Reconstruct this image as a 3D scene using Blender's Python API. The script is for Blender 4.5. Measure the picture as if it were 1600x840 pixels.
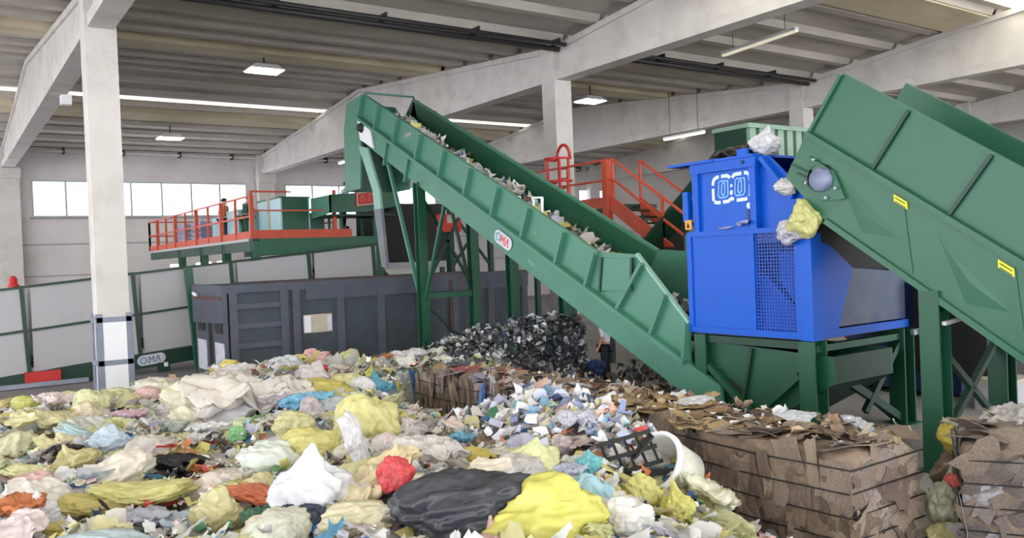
import bpy, bmesh, math, random
import numpy as np
from mathutils import Vector, Matrix, noise

random.seed(7)
rng = np.random.default_rng(11)
for o in list(bpy.data.objects):
    bpy.data.objects.remove(o, do_unlink=True)
scene = bpy.context.scene
COL = scene.collection

# ------------------------------------------------------------------ camera
YAW, PITCH, ROLL, FPX, CAMH = math.radians(34.8), math.radians(-.85), math.radians(-2.26), 1300.0, 3.0
_f = Vector((math.sin(YAW)*math.cos(PITCH), math.cos(YAW)*math.cos(PITCH), math.sin(PITCH)))
_r0 = Vector((math.cos(YAW), -math.sin(YAW), 0)); _u0 = _r0.cross(_f)
_r = math.cos(ROLL)*_r0 + math.sin(ROLL)*_u0
_u = -math.sin(ROLL)*_r0 + math.cos(ROLL)*_u0
cd = bpy.data.cameras.new('camera'); cam = bpy.data.objects.new('camera', cd); COL.objects.link(cam)
cd.sensor_width = 36.0; cd.lens = 36.0*FPX/1600.0; cd.clip_end = 300
cam.matrix_world = Matrix(((_r.x, _u.x, -_f.x, 0), (_r.y, _u.y, -_f.y, 0), (_r.z, _u.z, -_f.z, CAMH), (0, 0, 0, 1)))
scene.camera = cam

# ------------------------------------------------------------------ sky and exposure
w = bpy.data.worlds.new('overcast_sky'); scene.world = w; w.use_nodes = True
bg = w.node_tree.nodes['Background']; bg.inputs['Color'].default_value = (.93, .96, 1.0, 1); bg.inputs['Strength'].default_value = 2.6
vs = scene.view_settings
vs.view_transform = 'Standard'; vs.look = 'None'; vs.gamma = 1.0; vs.use_curve_mapping = False; vs.exposure = 1.42

# survey helpers: a sight line met with a known plane of the building
def sight(px, py): return _f + (px-800)/FPX*_r - (py-420)/FPX*_u
EYE = Vector((0, 0, CAMH))
def at_x(px, py, X): d = sight(px, py); return EYE + d*(X/d.x)
def at_y(px, py, Y): d = sight(px, py); return EYE + d*(Y/d.y)
def at_z(px, py, Z): d = sight(px, py); return EYE + d*((Z-CAMH)/d.z)

# ------------------------------------------------------------------ materials
def lin(c): return tuple(((v/255)/12.92 if v/255 <= .04045 else ((v/255+.055)/1.055)**2.4) for v in c)
MATS = {}
def mat(name, rgb, rough=.6, metal=0.0, var=.12, scale=2.0, bump=0.0, bscale=20.0, stain=None, stain_amt=.5, stain_scale=.6, spec=.5, emit=0, stretch=(1, 1, 1)):
    m = bpy.data.materials.new(name); m.use_nodes = True; nt = m.node_tree; N = nt.nodes; L = nt.links
    b = N['Principled BSDF']; c = lin(rgb)
    b.inputs['Roughness'].default_value = rough; b.inputs['Metallic'].default_value = metal
    b.inputs['Specular IOR Level'].default_value = spec
    tc = N.new('ShaderNodeTexCoord'); mp = N.new('ShaderNodeMapping'); mp.inputs['Scale'].default_value = stretch
    L.new(tc.outputs['Object'], mp.inputs['Vector'])
    nz = N.new('ShaderNodeTexNoise'); nz.inputs['Scale'].default_value = scale; nz.inputs['Detail'].default_value = 5
    L.new(mp.outputs['Vector'], nz.inputs['Vector'])
    rp = N.new('ShaderNodeValToRGB'); rp.color_ramp.elements[0].position = .3; rp.color_ramp.elements[1].position = .7
    rp.color_ramp.elements[0].color = tuple(v*(1-var) for v in c)+(1,); rp.color_ramp.elements[1].color = tuple(min(1, v*(1+var)) for v in c)+(1,)
    L.new(nz.outputs['Fac'], rp.inputs['Fac']); out = rp.outputs['Color']
    if stain:
        n2 = N.new('ShaderNodeTexNoise'); n2.inputs['Scale'].default_value = stain_scale; n2.inputs['Detail'].default_value = 8; n2.inputs['Roughness'].default_value = .65
        L.new(mp.outputs['Vector'], n2.inputs['Vector'])
        r2 = N.new('ShaderNodeValToRGB'); r2.color_ramp.elements[0].position = .5; r2.color_ramp.elements[1].position = .72
        r2.color_ramp.elements[0].color = (0, 0, 0, 1); r2.color_ramp.elements[1].color = (stain_amt,)*3+(1,)
        L.new(n2.outputs['Fac'], r2.inputs['Fac'])
        mx = N.new('ShaderNodeMix'); mx.data_type = 'RGBA'
        L.new(r2.outputs['Color'], mx.inputs['Factor']); L.new(out, mx.inputs['A']); mx.inputs['B'].default_value = lin(stain)+(1,)
        out = mx.outputs['Result']
    L.new(out, b.inputs['Base Color'])
    if bump:
        n3 = N.new('ShaderNodeTexNoise'); n3.inputs['Scale'].default_value = bscale; n3.inputs['Detail'].default_value = 4
        L.new(mp.outputs['Vector'], n3.inputs['Vector'])
        bp = N.new('ShaderNodeBump'); bp.inputs['Strength'].default_value = bump; bp.inputs['Distance'].default_value = .03
        L.new(n3.outputs['Fac'], bp.inputs['Height']); L.new(bp.outputs['Normal'], b.inputs['Normal'])
    if emit:
        b.inputs['Emission Color'].default_value = c+(1,); b.inputs['Emission Strength'].default_value = emit
    MATS[name] = m; return m

def objcolor_mat(name, rough=.45, bump=.5, bscale=9.0, var=.25, trans=.25, vscale=7.0, speck=None):
    """colour comes from each object's own colour"""
    m = bpy.data.materials.new(name); m.use_nodes = True; nt = m.node_tree; N = nt.nodes; L = nt.links
    b = N['Principled BSDF']; b.inputs['Roughness'].default_value = rough
    oi = N.new('ShaderNodeObjectInfo'); tc = N.new('ShaderNodeTexCoord')
    nz = N.new('ShaderNodeTexNoise'); nz.inputs['Scale'].default_value = vscale; nz.inputs['Detail'].default_value = 4
    L.new(tc.outputs['Object'], nz.inputs['Vector'])
    mr = N.new('ShaderNodeMapRange'); mr.inputs['From Min'].default_value = .3; mr.inputs['From Max'].default_value = .7
    mr.inputs['To Min'].default_value = 1-var; mr.inputs['To Max'].default_value = 1+var*.5
    L.new(nz.outputs['Fac'], mr.inputs['Value'])
    mx = N.new('ShaderNodeVectorMath'); mx.operation = 'SCALE'
    L.new(oi.outputs['Color'], mx.inputs[0]); L.new(mr.outputs['Result'], mx.inputs['Scale'])
    L.new(mx.outputs['Vector'], b.inputs['Base Color'])
    vo = N.new('ShaderNodeTexNoise'); vo.inputs['Scale'].default_value = bscale; vo.inputs['Detail'].default_value = 6; vo.inputs['Distortion'].default_value = .8
    if trans: vo.noise_type = 'RIDGED_MULTIFRACTAL'; vo.inputs['Detail'].default_value = 3
    L.new(tc.outputs['Object'], vo.inputs['Vector'])
    bp = N.new('ShaderNodeBump'); bp.inputs['Strength'].default_value = bump; bp.inputs['Distance'].default_value = .04
    L.new(vo.outputs['Fac'], bp.inputs['Height']); L.new(bp.outputs['Normal'], b.inputs['Normal'])
    if trans:
        t = N.new('ShaderNodeBsdfTranslucent'); L.new(mx.outputs['Vector'], t.inputs['Color']); L.new(bp.outputs['Normal'], t.inputs['Normal'])
        ms = N.new('ShaderNodeMixShader'); ms.inputs['Fac'].default_value = trans
        L.new(b.outputs['BSDF'], ms.inputs[1]); L.new(t.outputs['BSDF'], ms.inputs[2]); L.new(ms.outputs['Shader'], N['Material Output'].inputs['Surface'])
    MATS[name] = m; return m

def attr_mat(name, rough=.5, trans=0.0):
    m = bpy.data.materials.new(name); m.use_nodes = True; nt = m.node_tree; N = nt.nodes; L = nt.links
    b = N['Principled BSDF']; b.inputs['Roughness'].default_value = rough
    a = N.new('ShaderNodeAttribute'); a.attribute_name = 'Col'; L.new(a.outputs['Color'], b.inputs['Base Color'])
    MATS[name] = m; return m

mat('floor', (150, 146, 146), .75, var=.15, scale=.7, stain=(90, 86, 84), stain_amt=.5, stain_scale=.4, bump=.1)
mat('concrete', (205, 200, 196), .8, var=.06, scale=1.2, stain=(150, 140, 132), stain_amt=.45, stain_scale=.8, bump=.15, bscale=9)
mat('roof_concrete', (188, 181, 173), .85, var=.1, scale=.8, stain=(96, 88, 82), stain_amt=.5, stain_scale=.5, stretch=(.25, 1, 1), bump=.1)
mat('roof_cream_lit', (206, 194, 166), .85, var=.08, scale=1, stain=(120, 105, 85), stain_amt=.5, stain_scale=.35, stretch=(.4, 1, 1))  # warm light on the wide roof ribs, put into their colour
mat('wall_paint', (205, 200, 198), .85, var=.05, scale=.5, stain=(165, 155, 150), stain_amt=.4, stain_scale=.4)
mat('wall_line', (150, 146, 146), .8)
mat('window_frame', (175, 180, 185), .5)
mat('white_pipe', (210, 208, 205), .5)
mat('black_pipe', (45, 44, 46), .5)
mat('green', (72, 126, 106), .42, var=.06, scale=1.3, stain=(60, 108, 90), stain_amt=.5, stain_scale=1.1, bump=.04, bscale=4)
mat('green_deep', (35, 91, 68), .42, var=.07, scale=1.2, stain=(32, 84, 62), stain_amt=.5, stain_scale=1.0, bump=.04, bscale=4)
mat('green_leg_shade', (20, 76, 53), .45, var=.08, scale=1.2, stain=(26, 66, 50), stain_amt=.5, stain_scale=1.0)  # the green again, with the shade under the machines painted in
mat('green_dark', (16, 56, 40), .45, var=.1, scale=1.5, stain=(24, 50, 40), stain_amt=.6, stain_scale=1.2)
mat('green_pale', (128, 172, 156), .4, var=.06)
mat('cyan_pale', (168, 205, 212), .35, var=.06)
mat('blue', (2, 82, 190), .42, var=.06, scale=1.6, stain=(10, 66, 160), stain_amt=.45, stain_scale=1.6, bump=.03, bscale=5, spec=.3)
mat('blue_dark', (24, 44, 96), .45, var=.15)
mat('blue_worn', (58, 72, 104), .45, var=.2, scale=2.5, stain=(96, 92, 92), stain_amt=.7, stain_scale=1.5)
mat('mesh_wire', (30, 84, 190), .45)
mat('rust_rail', (196, 80, 56), .5, var=.1, stain=(150, 60, 42), stain_amt=.4, stain_scale=3)
mat('red', (196, 44, 44), .5, var=.1)
mat('red_pale', (206, 96, 92), .5)
mat('container', (74, 80, 94), .55, var=.14, scale=2.2, stain=(92, 70, 60), stain_amt=.55, stain_scale=1.3, bump=.08, bscale=6)
mat('container_panel', (60, 68, 78), .55, var=.16, scale=2.6, stain=(58, 58, 66), stain_amt=.6, stain_scale=1.6, bump=.1, bscale=6)
mat('rust', (92, 62, 52), .8, var=.25, scale=5)
mat('black', (26, 25, 27), .6)
mat('rubber', (34, 33, 36), .75, var=.2)
mat('steel', (150, 155, 170), .4, .3)
mat('steel_grey', (112, 120, 148), .4, .1)
mat('sleeve_grey', (112, 116, 124), .5)
mat('white', (232, 232, 236), .5, var=.03)
mat('white_worn', (208, 210, 222), .6, var=.1, scale=6, stain=(110, 118, 140), stain_amt=.6, stain_scale=5)
mat('grey_panel', (178, 176, 180), .55, var=.05, scale=.8, stain=(158, 156, 160), stain_amt=.4, stain_scale=.8)
mat('beige', (188, 176, 160), .7, var=.12, scale=6)
mat('yellow_label', (226, 214, 40), .5)
mat('guard_grey', (128, 134, 152), .5)
mat('crate', (150, 148, 180), .6)
mat('lamp_glass', (255, 252, 240), .4, emit=9)
mat('tube_dull', (225, 218, 195), .4, emit=.25)
mat('tube_lit', (255, 250, 225), .4, emit=2.5)
mat('skin', (196, 142, 116), .55, var=.05)
mat('hair', (38, 30, 28), .7)
mat('shirt_white', (226, 228, 240), .8, var=.04, bump=.2, bscale=12)
mat('shirt_cyan', (178, 208, 214), .8, var=.04)
mat('apron_brown', (150, 96, 62), .8)
mat('trousers', (36, 40, 58), .85, var=.15)
mat('green_cloth', (44, 84, 66), .85)
mat('tub', (196, 194, 184), .45, var=.05, stain=(150, 145, 130), stain_amt=.4, stain_scale=5)
mat('bale_brown', (124, 106, 92), .85, var=.3, scale=5, stain=(70, 56, 48), stain_amt=.7, stain_scale=3, bump=.6, bscale=14)
mat('bale_dark', (62, 62, 68), .7, var=.5, scale=8, stain=(24, 24, 28), stain_amt=.8, stain_scale=5, bump=.8, bscale=14)
mat('bale_mixed', (138, 124, 122), .8, var=.35, scale=6, stain=(76, 62, 58), stain_amt=.7, stain_scale=3, bump=.6, bscale=14)
objcolor_mat('film', .34, .55, 2.6, .16, .34, 3.0)
objcolor_mat('cardboard', .85, .35, 16.0, .3, 0)
attr_mat('scrap', .5)
attr_mat('scrap_print', .6)

def glass_mat(name, fac, tint):
    m = bpy.data.materials.new(name); m.use_nodes = True; N = m.node_tree.nodes; L = m.node_tree.links
    b = N['Principled BSDF']; b.inputs['Roughness'].default_value = .1; b.inputs['Base Color'].default_value = tint
    t = N.new('ShaderNodeBsdfTransparent'); t.inputs['Color'].default_value = (.97, .98, 1, 1)
    ms = N.new('ShaderNodeMixShader'); ms.inputs['Fac'].default_value = fac
    L.new(t.outputs['BSDF'], ms.inputs[1]); L.new(b.outputs['BSDF'], ms.inputs[2]); L.new(ms.outputs['Shader'], N['Material Output'].inputs['Surface'])
    MATS[name] = m
glass_mat('pane', .12, (.9, .93, .95, 1))
def skylight_mat(name):
    m = bpy.data.materials.new(name); m.use_nodes = True; N = m.node_tree.nodes; L = m.node_tree.links
    t = N.new('ShaderNodeBsdfTranslucent'); t.inputs['Color'].default_value = (.95, .92, .78, 1)
    t2 = N.new('ShaderNodeBsdfTransparent'); t2.inputs['Color'].default_value = (1, .97, .88, 1)
    ms = N.new('ShaderNodeMixShader'); ms.inputs['Fac'].default_value = .5
    L.new(t.outputs['BSDF'], ms.inputs[1]); L.new(t2.outputs['BSDF'], ms.inputs[2]); L.new(ms.outputs['Shader'], N['Material Output'].inputs['Surface'])
    MATS[name] = m
skylight_mat('skylight')

# ------------------------------------------------------------------ mesh helpers
def mesh_obj(name, verts, faces, m, parent=None, smooth=False, base=False):
    v = np.array([tuple(p) for p in verts], float)
    lo, hi = v.min(0), v.max(0); c = (lo+hi)/2
    if base or parent is None: c[2] = lo[2]
    me = bpy.data.meshes.new(name); me.from_pydata((v-c).tolist(), [], [tuple(f) for f in faces]); me.update()
    if smooth: me.polygons.foreach_set('use_smooth', [True]*len(me.polygons))
    if m: me.materials.append(MATS[m])
    ob = bpy.data.objects.new(name, me); ob.location = Vector(c)
    COL.objects.link(ob); ob['_w'] = [float(x) for x in c]
    if parent is not None:
        ob.parent = parent; ob.location = Vector(c) - Vector(parent['_w'])
    return ob
def thing(name, label, cat, loc=(0, 0, 0), group=None, kind=None):
    o = bpy.data.objects.new(name, None); o.location = Vector(loc); o['_w'] = [float(x) for x in loc]; COL.objects.link(o)
    o.empty_display_size = .2
    tag(o, label, cat, group, kind); return o
def tag(o, label=None, cat=None, group=None, kind=None):
    if label: o['label'] = label
    if cat: o['category'] = cat
    if group: o['group'] = group
    if kind: o['kind'] = kind
    return o
BOXF = [(0, 3, 2, 1), (4, 5, 6, 7), (0, 1, 5, 4), (1, 2, 6, 5), (2, 3, 7, 6), (3, 0, 4, 7)]
def boxv(lo, hi):
    (a, b, c), (d, e, f) = lo, hi
    return [(a, b, c), (d, b, c), (d, e, c), (a, e, c), (a, b, f), (d, b, f), (d, e, f), (a, e, f)]
def box(name, lo, hi, m, parent=None): return mesh_obj(name, boxv(lo, hi), BOXF, m, parent)
def barv(a, b, w, h, up=(0, 0, 1)):
    a, b = Vector(a), Vector(b); d = (b-a).normalized(); u = Vector(up)
    if abs(d.dot(u)) > .98: u = Vector((0, 1, 0))
    s = d.cross(u).normalized(); u = s.cross(d).normalized()
    out = []
    for p in (a, b):
        for i, j in ((-1, -1), (1, -1), (1, 1), (-1, 1)): out.append(p + s*(i*w/2) + u*(j*h/2))
    return out
BARF = [(0, 1, 2, 3), (7, 6, 5, 4), (0, 4, 5, 1), (1, 5, 6, 2), (2, 6, 7, 3), (3, 7, 4, 0)]
def bar(name, a, b, w, h, m, parent=None, up=(0, 0, 1)): return mesh_obj(name, barv(a, b, w, h, up), BARF, m, parent)
class MB:
    """collects shapes that form ONE part"""
    def __init__(s): s.v = []; s.f = []
    def add(s, v, f): n = len(s.v); s.v += [tuple(p) for p in v]; s.f += [tuple(i+n for i in q) for q in f]; return s
    def box(s, lo, hi): return s.add(boxv(lo, hi), BOXF)
    def bar(s, a, b, w, h, up=(0, 0, 1)): return s.add(barv(a, b, w, h, up), BARF)
    def tube(s, pts, r, n=8): v, f = tubev(pts, r, n); return s.add(v, f)
    def build(s, name, m, parent=None, smooth=False): return mesh_obj(name, s.v, s.f, m, parent, smooth)
def tubev(pts, r, n=8):
    pts = [Vector(p) for p in pts]; v = []; f = []
    for i, p in enumerate(pts):
        d = (pts[min(i+1, len(pts)-1)] - pts[max(i-1, 0)]).normalized()
        u = Vector((0, 0, 1)) if abs(d.z) < .95 else Vector((1, 0, 0))
        s = d.cross(u).normalized(); u = s.cross(d)
        rr = r[i] if isinstance(r, (list, tuple)) else r
        for k in range(n): a = 2*math.pi*k/n; v.append(p + s*(rr*math.cos(a)) + u*(rr*math.sin(a)))
    for i in range(len(pts)-1):
        for k in range(n): a, b = i*n+k, i*n+(k+1) % n; f.append((a, b, b+n, a+n))
    f.append(tuple(range(n-1, -1, -1))); f.append(tuple(range((len(pts)-1)*n, len(pts)*n)))
    return v, f
def tube(name, pts, r, m, parent=None, n=8): v, f = tubev(pts, r, n); return mesh_obj(name, v, f, m, parent, True)
def prism(name, poly, axis, a, b, m, parent=None):
    """polygon in the plane across `axis`, extruded from a to b"""
    n = len(poly); v = []
    for t in (a, b):
        for p, q in poly:
            v.append((t, p, q) if axis == 'x' else (p, t, q) if axis == 'y' else (p, q, t))
    f = [tuple(range(n)), tuple(range(2*n-1, n-1, -1))] + [(i, i+n, (i+1) % n + n, (i+1) % n) for i in range(n)]
    ob = mesh_obj(name, v, f, m, parent)
    bm = bmesh.new(); bm.from_mesh(ob.data); bmesh.ops.recalc_face_normals(bm, faces=bm.faces); bm.to_mesh(ob.data); bm.free()
    return ob
def lathe(prof, n=24, c=(0, 0, 0), R=None):
    v = []; f = []
    for r, z in prof:
        for k in range(n):
            a = 2*math.pi*k/n; p = Vector((r*math.cos(a), r*math.sin(a), z))
            if R is not None: p = R @ p
            v.append(p + Vector(c))
    for i in range(len(prof)-1):
        for k in range(n): a, b = i*n+k, i*n+(k+1) % n; f.append((a, b, b+n, a+n))
    return v, f
def ribbon(name, pts, w, nrm, th, m, parent=None, closed=False):
    """a flat painted stroke of width w following pts on a face with normal nrm"""
    mb = MB(); nrm = Vector(nrm)
    P = [Vector(p) for p in pts] + ([Vector(pts[0])] if closed else [])
    for i, (a, b) in enumerate(zip(P[:-1], P[1:])):
        d = (b-a).normalized(); t_ = th*(1+.12*(i % 5)); mb.bar(a - d*w*.12 + nrm*(t_/2+.001), b + d*w*.12 + nrm*(t_/2+.001), w, t_, up=nrm)
    return mb.build(name, m, parent)
def struct(o): o['kind'] = 'structure'; return o

# ================================================================== THE BUILDING
struct(box('floor', (-25, -22, -.3), (60, 52, 0), 'floor'))
YV = (21.5,)
def roof_z(Y):
    a = (Y-21.5) % 29.5; a = min(a, 29.5-a); return 9.8 + .095*a
far = struct(box('wall_far', (-25, 51.0, 0), (60, 51.35, 6.1), 'wall_paint'))
# the far wall above and between its windows
WZ0, WZ1 = 6.1, 8.1
box('wall_panel', (-25, 51.0, WZ1), (60, 51.35, 11.6), 'wall_paint', far)
wn = 1; prevx = -25
for (wl, wr, n) in ((-22.3, -11.05, 7), (-9.0, 2.45, 7), (4.45, 15.95, 7), (18.3, 29.2, 6), (42.1, 44.9, 2)):
    box('wall_panel', (prevx, 51.0, WZ0), (wl, 51.35, WZ1), 'wall_paint', far); prevx = wr
    step = (wr-wl)/n
    fr = MB()
    fr.box((wl, 50.97, WZ0), (wr, 51.2, WZ0+.09)); fr.box((wl, 50.97, WZ1-.09), (wr, 51.2, WZ1))
    for k in range(n+1):
        x = wl + k*step; x = min(max(x, wl+.05), wr-.05); fr.box((x-.05, 50.97, WZ0+.09), (x+.05, 51.2, WZ1-.09))
    wo = struct(fr.build('window_%d' % wn, 'window_frame')); wn += 1
    for k in range(n): box('pane', (wl+k*step+.05, 51.06, WZ0+.09), (wl+(k+1)*step-.05, 51.08, WZ1-.09), 'pane', wo)
    box('window_sill', (wl-.1, 50.88, WZ0-.1), (wr+.1, 51.0, WZ0), 'wall_line', wo)
box('wall_panel', (prevx, 51.0, WZ0), (60, 51.35, WZ1), 'wall_paint', far)
for i, z in enumerate((2.9, 4.6)):
    struct(box('trim_%d' % (i+1), (-25, 50.97, z), (60, 51.0, z+.06), 'wall_line'))
struct(box('wall_right', (57.2, -22, 0), (57.5, 51, 11.6), 'wall_paint'))

# columns and double-pitched roof beams
def beam(name, X, y0, y1):
    ya = (y0+y1)/2; w = .36
    def prof(y): return 9.78 if y in (y0, y1) else 11.18
    t = thing(name, BEAML[(X, y0)], 'beam', (X, ya, 8.64), 'roof beams', 'structure')
    zb = 8.64
    prism('web', [(y0, zb+.3), (y1, zb+.3), (y1, 9.6), (ya, 11.0), (y0, 9.6)], 'x', X-w/2+.04, X+w/2-.04, 'concrete', t)
    prism('bottom_flange', [(y0, zb), (y1, zb), (y1, zb+.3), (y0, zb+.3)], 'x', X-w/2-.1, X+w/2+.1, 'concrete', t)
    prism('top_flange', [(y0, 9.6), (ya, 11.0), (y1, 9.6), (y1, 9.78), (ya, 11.18), (y0, 9.78)], 'x', X-w/2-.04, X+w/2+.04, 'concrete', t)
    return t
BEAML = {}
cols_x = [-10.0, 3.4, 17.0, 29.9, 43.4]
wherex = ['far out to the left', 'above the left foreground column', 'crossing over the green incline conveyor', 'behind the right feed conveyor', 'furthest right']
for X, wd in zip(cols_x, wherex):
    BEAML[(X, 21.85)] = 'white concrete roof beam running to the windowed wall, ' + wd
    BEAML[(X, -8.0)] = 'white concrete roof beam coming towards the viewer, ' + wd
    beam('roof_beam', X, 21.85, 50.9); beam('roof_beam', X, -8.0, 21.15)
colnames = ['far out to the left', 'with grey steel guard in the left foreground', 'behind the orange caged ladder', 'behind the right feed conveyor', 'furthest right']
for X, wd in zip(cols_x, colnames):
    t = thing('column', 'square white concrete column ' + wd, 'column', (X, 21.5, 0), 'hall columns', 'structure')
    box('shaft', (X-.34, 21.16, 0), (X+.34, 21.84, 9.85), 'concrete', t)
    if X == 3.4:
        for (dx, dy) in ((-1, -1), (1, -1), (-1, 1), (1, 1)):
            mb = MB(); x = X+dx*.37; y = 21.5+dy*.37
            mb.box((min(x, x-dx*.12), y-.02, 0), (max(x, x-dx*.12), y+.02, 2.05)); mb.box((x-.02, min(y, y-dy*.12), 0), (x+.02, max(y, y-dy*.12), 2.05))
            mb.build('corner_guard', 'guard_grey', t)
        for z in (.85, 1.85): 
            mb = MB(); mb.box((X-.37, 21.11, z), (X+.37, 21.14, z+.12)); mb.box((X-.40, 21.13, z), (X-.37, 21.87, z+.12)); mb.build('guard_band', 'guard_grey', t)
        box('guard_sheet', (X-.30, 21.12, .05), (X+.30, 21.15, 1.85), 'white', t)
    t2 = thing('wall_column', 'white concrete column built into the windowed wall ' + ['leftmost', 'left of the first window strip', 'between two window strips', 'seen past the orange stair', 'furthest right'][cols_x.index(X)], 'column', (X, 50.7, 0), 'wall columns', 'structure')
    box('shaft', (X-.5, 50.45, 0), (X+.5, 50.95, 9.8), 'concrete', t2); box('corbel', (X-.55, 50.2, 8.1), (X+.55, 50.95, 8.62), 'concrete', t2)

# roof: precast panels with ribs, skylight strips between them
ceil = thing('ceiling', 'ribbed grey precast concrete roof on white beams', 'ceiling', (17, 21.5, 9.8), kind='structure')
SKYW = {2.4: .9, 12.7: .6, 40.9: .13}  # nearest strip is out of view, widened to brighten the heap
SKY = tuple(SKYW)
def roofslab(y0, y1, m, x0=-25, x1=57.2):
    za, zb = roof_z(y0)+.2, roof_z(y1)+.2
    prism('roof_panel', [(y0, za), (y1, zb), (y1, zb+.15), (y0, za+.15)], 'x', x0, x1, m, ceil)
ys = [-22.5]
brk = sorted([-8.0, 6.75, 21.5, 36.25, 51.2] + [s-SKYW[s] for s in SKY] + [s+SKYW[s] for s in SKY])
prev = -22.5
for b_ in brk:
    mid = (prev+b_)/2
    if any(abs(mid-s) < .05 for s in SKY):
        za, zb = roof_z(prev)+.1, roof_z(b_)+.1
        prism('skylight_strip', [(prev, za), (b_, zb), (b_, zb+.03), (prev, za+.03)], 'x', -25, 57.2, 'skylight', ceil)
    else: roofslab(prev, b_, 'roof_concrete')
    prev = b_
# ribs (each spans between two beams)
span = [(-10.0, 3.4), (3.4, 17.0), (17.0, 29.9), (29.9, 43.4)]
rib_y = []
for base in (-8.0, 21.5):
    for k in range(17):
        y = base + .35 + k*1.8
        if y < base+29.4: rib_y.append(y)
for y in rib_y:
    if any(abs(y-s) < SKYW[s]+.3 for s in SKY): continue
    z = roof_z(y)
    for (a, b) in span:
        prism('roof_rib', [(y-.16, z), (y+.16, z), (y+.26, z+.22), (y-.26, z+.22)], 'x', a+.1, b-.1, 'roof_concrete', ceil)
for y in (29.5, 43.2, 0.4, 14.6):  # wide ribs whose lit look is painted in with the cream tint
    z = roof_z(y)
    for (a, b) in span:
        prism('edge_rib', [(y-.75, roof_z(y-.75)-.06), (y+.75, roof_z(y+.75)-.06), (y+.85, roof_z(y+.85)+.22), (y-.85, roof_z(y-.85)+.22)], 'x', a+.1, b-.1, 'roof_cream_lit', ceil)
# pipes along the valley and the wall head
vp = thing('conduit_run', 'pair of dark conduits slung under the roof valley', 'pipes', (10, 20.7, 9.5))
for y, z, r in ((20.55, 9.62, .07), (20.9, 9.55, .09)):
    for (a, b) in span[:3]: tube('conduit', [(a+.32, y, z), (b-.32, y, z)], r, 'black_pipe', vp)
for x in [a+1+3.0*k for (a, b) in span[:3] for k in range(5) if a+1+3.0*k < b-.5]: box('bracket', (x, 20.5, 9.6), (x+.05, 20.95, 9.8), 'black_pipe', vp)
wp = thing('wall_pipe', 'thin white pipe run along the head of the windowed wall', 'pipes', (10, 50.6, 9.5))
tube('pipe', [(-8, 50.6, 9.62), (43, 50.6, 9.62)], .06, 'white_pipe', wp)
tube('pipe', [(-8, 50.6, 9.86), (43, 50.6, 9.86)], .05, 'black_pipe', wp)
for x in np.arange(-6, 43, 3.0): box('clip', (x, 50.5, 9.5), (x+.08, 51, 10.0), 'black_pipe', wp)

# lamps
def highbay(p, label):
    t = thing('high_bay_lamp', label, 'lamp', p, 'lit roof lamps')
    x, y, z = p
    mb = MB(); v = [(x-.4, y-.3, z+.2), (x+.4, y-.3, z+.2), (x+.4, y+.3, z+.2), (x-.4, y+.3, z+.2), (x-.62, y-.45, z), (x+.62, y-.45, z), (x+.62, y+.45, z), (x-.62, y+.45, z)]
    mb.add(v, [(3, 2, 1, 0), (0, 1, 5, 4), (1, 2, 6, 5), (2, 3, 7, 6), (3, 0, 4, 7)]); mb.build('housing', 'white', t)
    box('diffuser', (x-.58, y-.41, z-.03), (x+.58, y+.41, z+.01), 'lamp_glass', t)
    tube('hanger', [(x, y, z+.2), (x, y, roof_z(y)+.05)], .03, 'black_pipe', t)
highbay((10.1, 29.7, 10.05), 'lit square lamp under the roof, larger of the two over the platform')
highbay((10.25, 45.0, 9.75), 'lit square lamp hanging near the windowed wall')
highbay((24.6, 28.7, 9.85), 'lit square lamp just right of the middle column')
def tube_light(a, b, m, label):
    t = thing('tube_lamp', label, 'lamp', tuple((Vector(a)+Vector(b))/2), 'tube lamps')
    bar('housing', Vector(a)+Vector((0, 0, .07)), Vector(b)+Vector((0, 0, .07)), .2, .09, 'white', t); bar('tube', a, b, .12, .08, m, t)
    for q in (.15, .85):
        c = Vector(a).lerp(Vector(b), q); tube('hanger', [c+Vector((0, 0, .1)), (c.x, c.y, roof_z(c.y)+.2)], .012, 'black_pipe', t, 5)
tube_light((22.6, 16.3, 9.75), (22.6, 19.3, 9.62), 'tube_dull', 'unlit long tube lamp below the roof right of the middle beam')
tube_light((18.6, 40.5, 8.5), (18.6, 43, 8.5), 'tube_lit', 'small lit tube lamp behind the top of the incline conveyor')
tube_light((29.0, 26.0, 8.3), (29.0, 28.5, 8.3), 'tube_lit', 'lit tube lamp under the beam above the blue machine')
fl = thing('floodlight', 'small white floodlight fixed to the beam beside the left column', 'lamp', (2.9, 24, 8.4))
p0 = at_z(114, 160, 8.4)
bar('arm', p0+Vector((-.1, .05, .1)), p0+Vector((-.1, .05, .26)), .06, .06, 'white', fl); box('head', p0+Vector((-.35, -.2, -.1)), p0+Vector((-.05, .15, .2)), 'white', fl)

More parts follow.
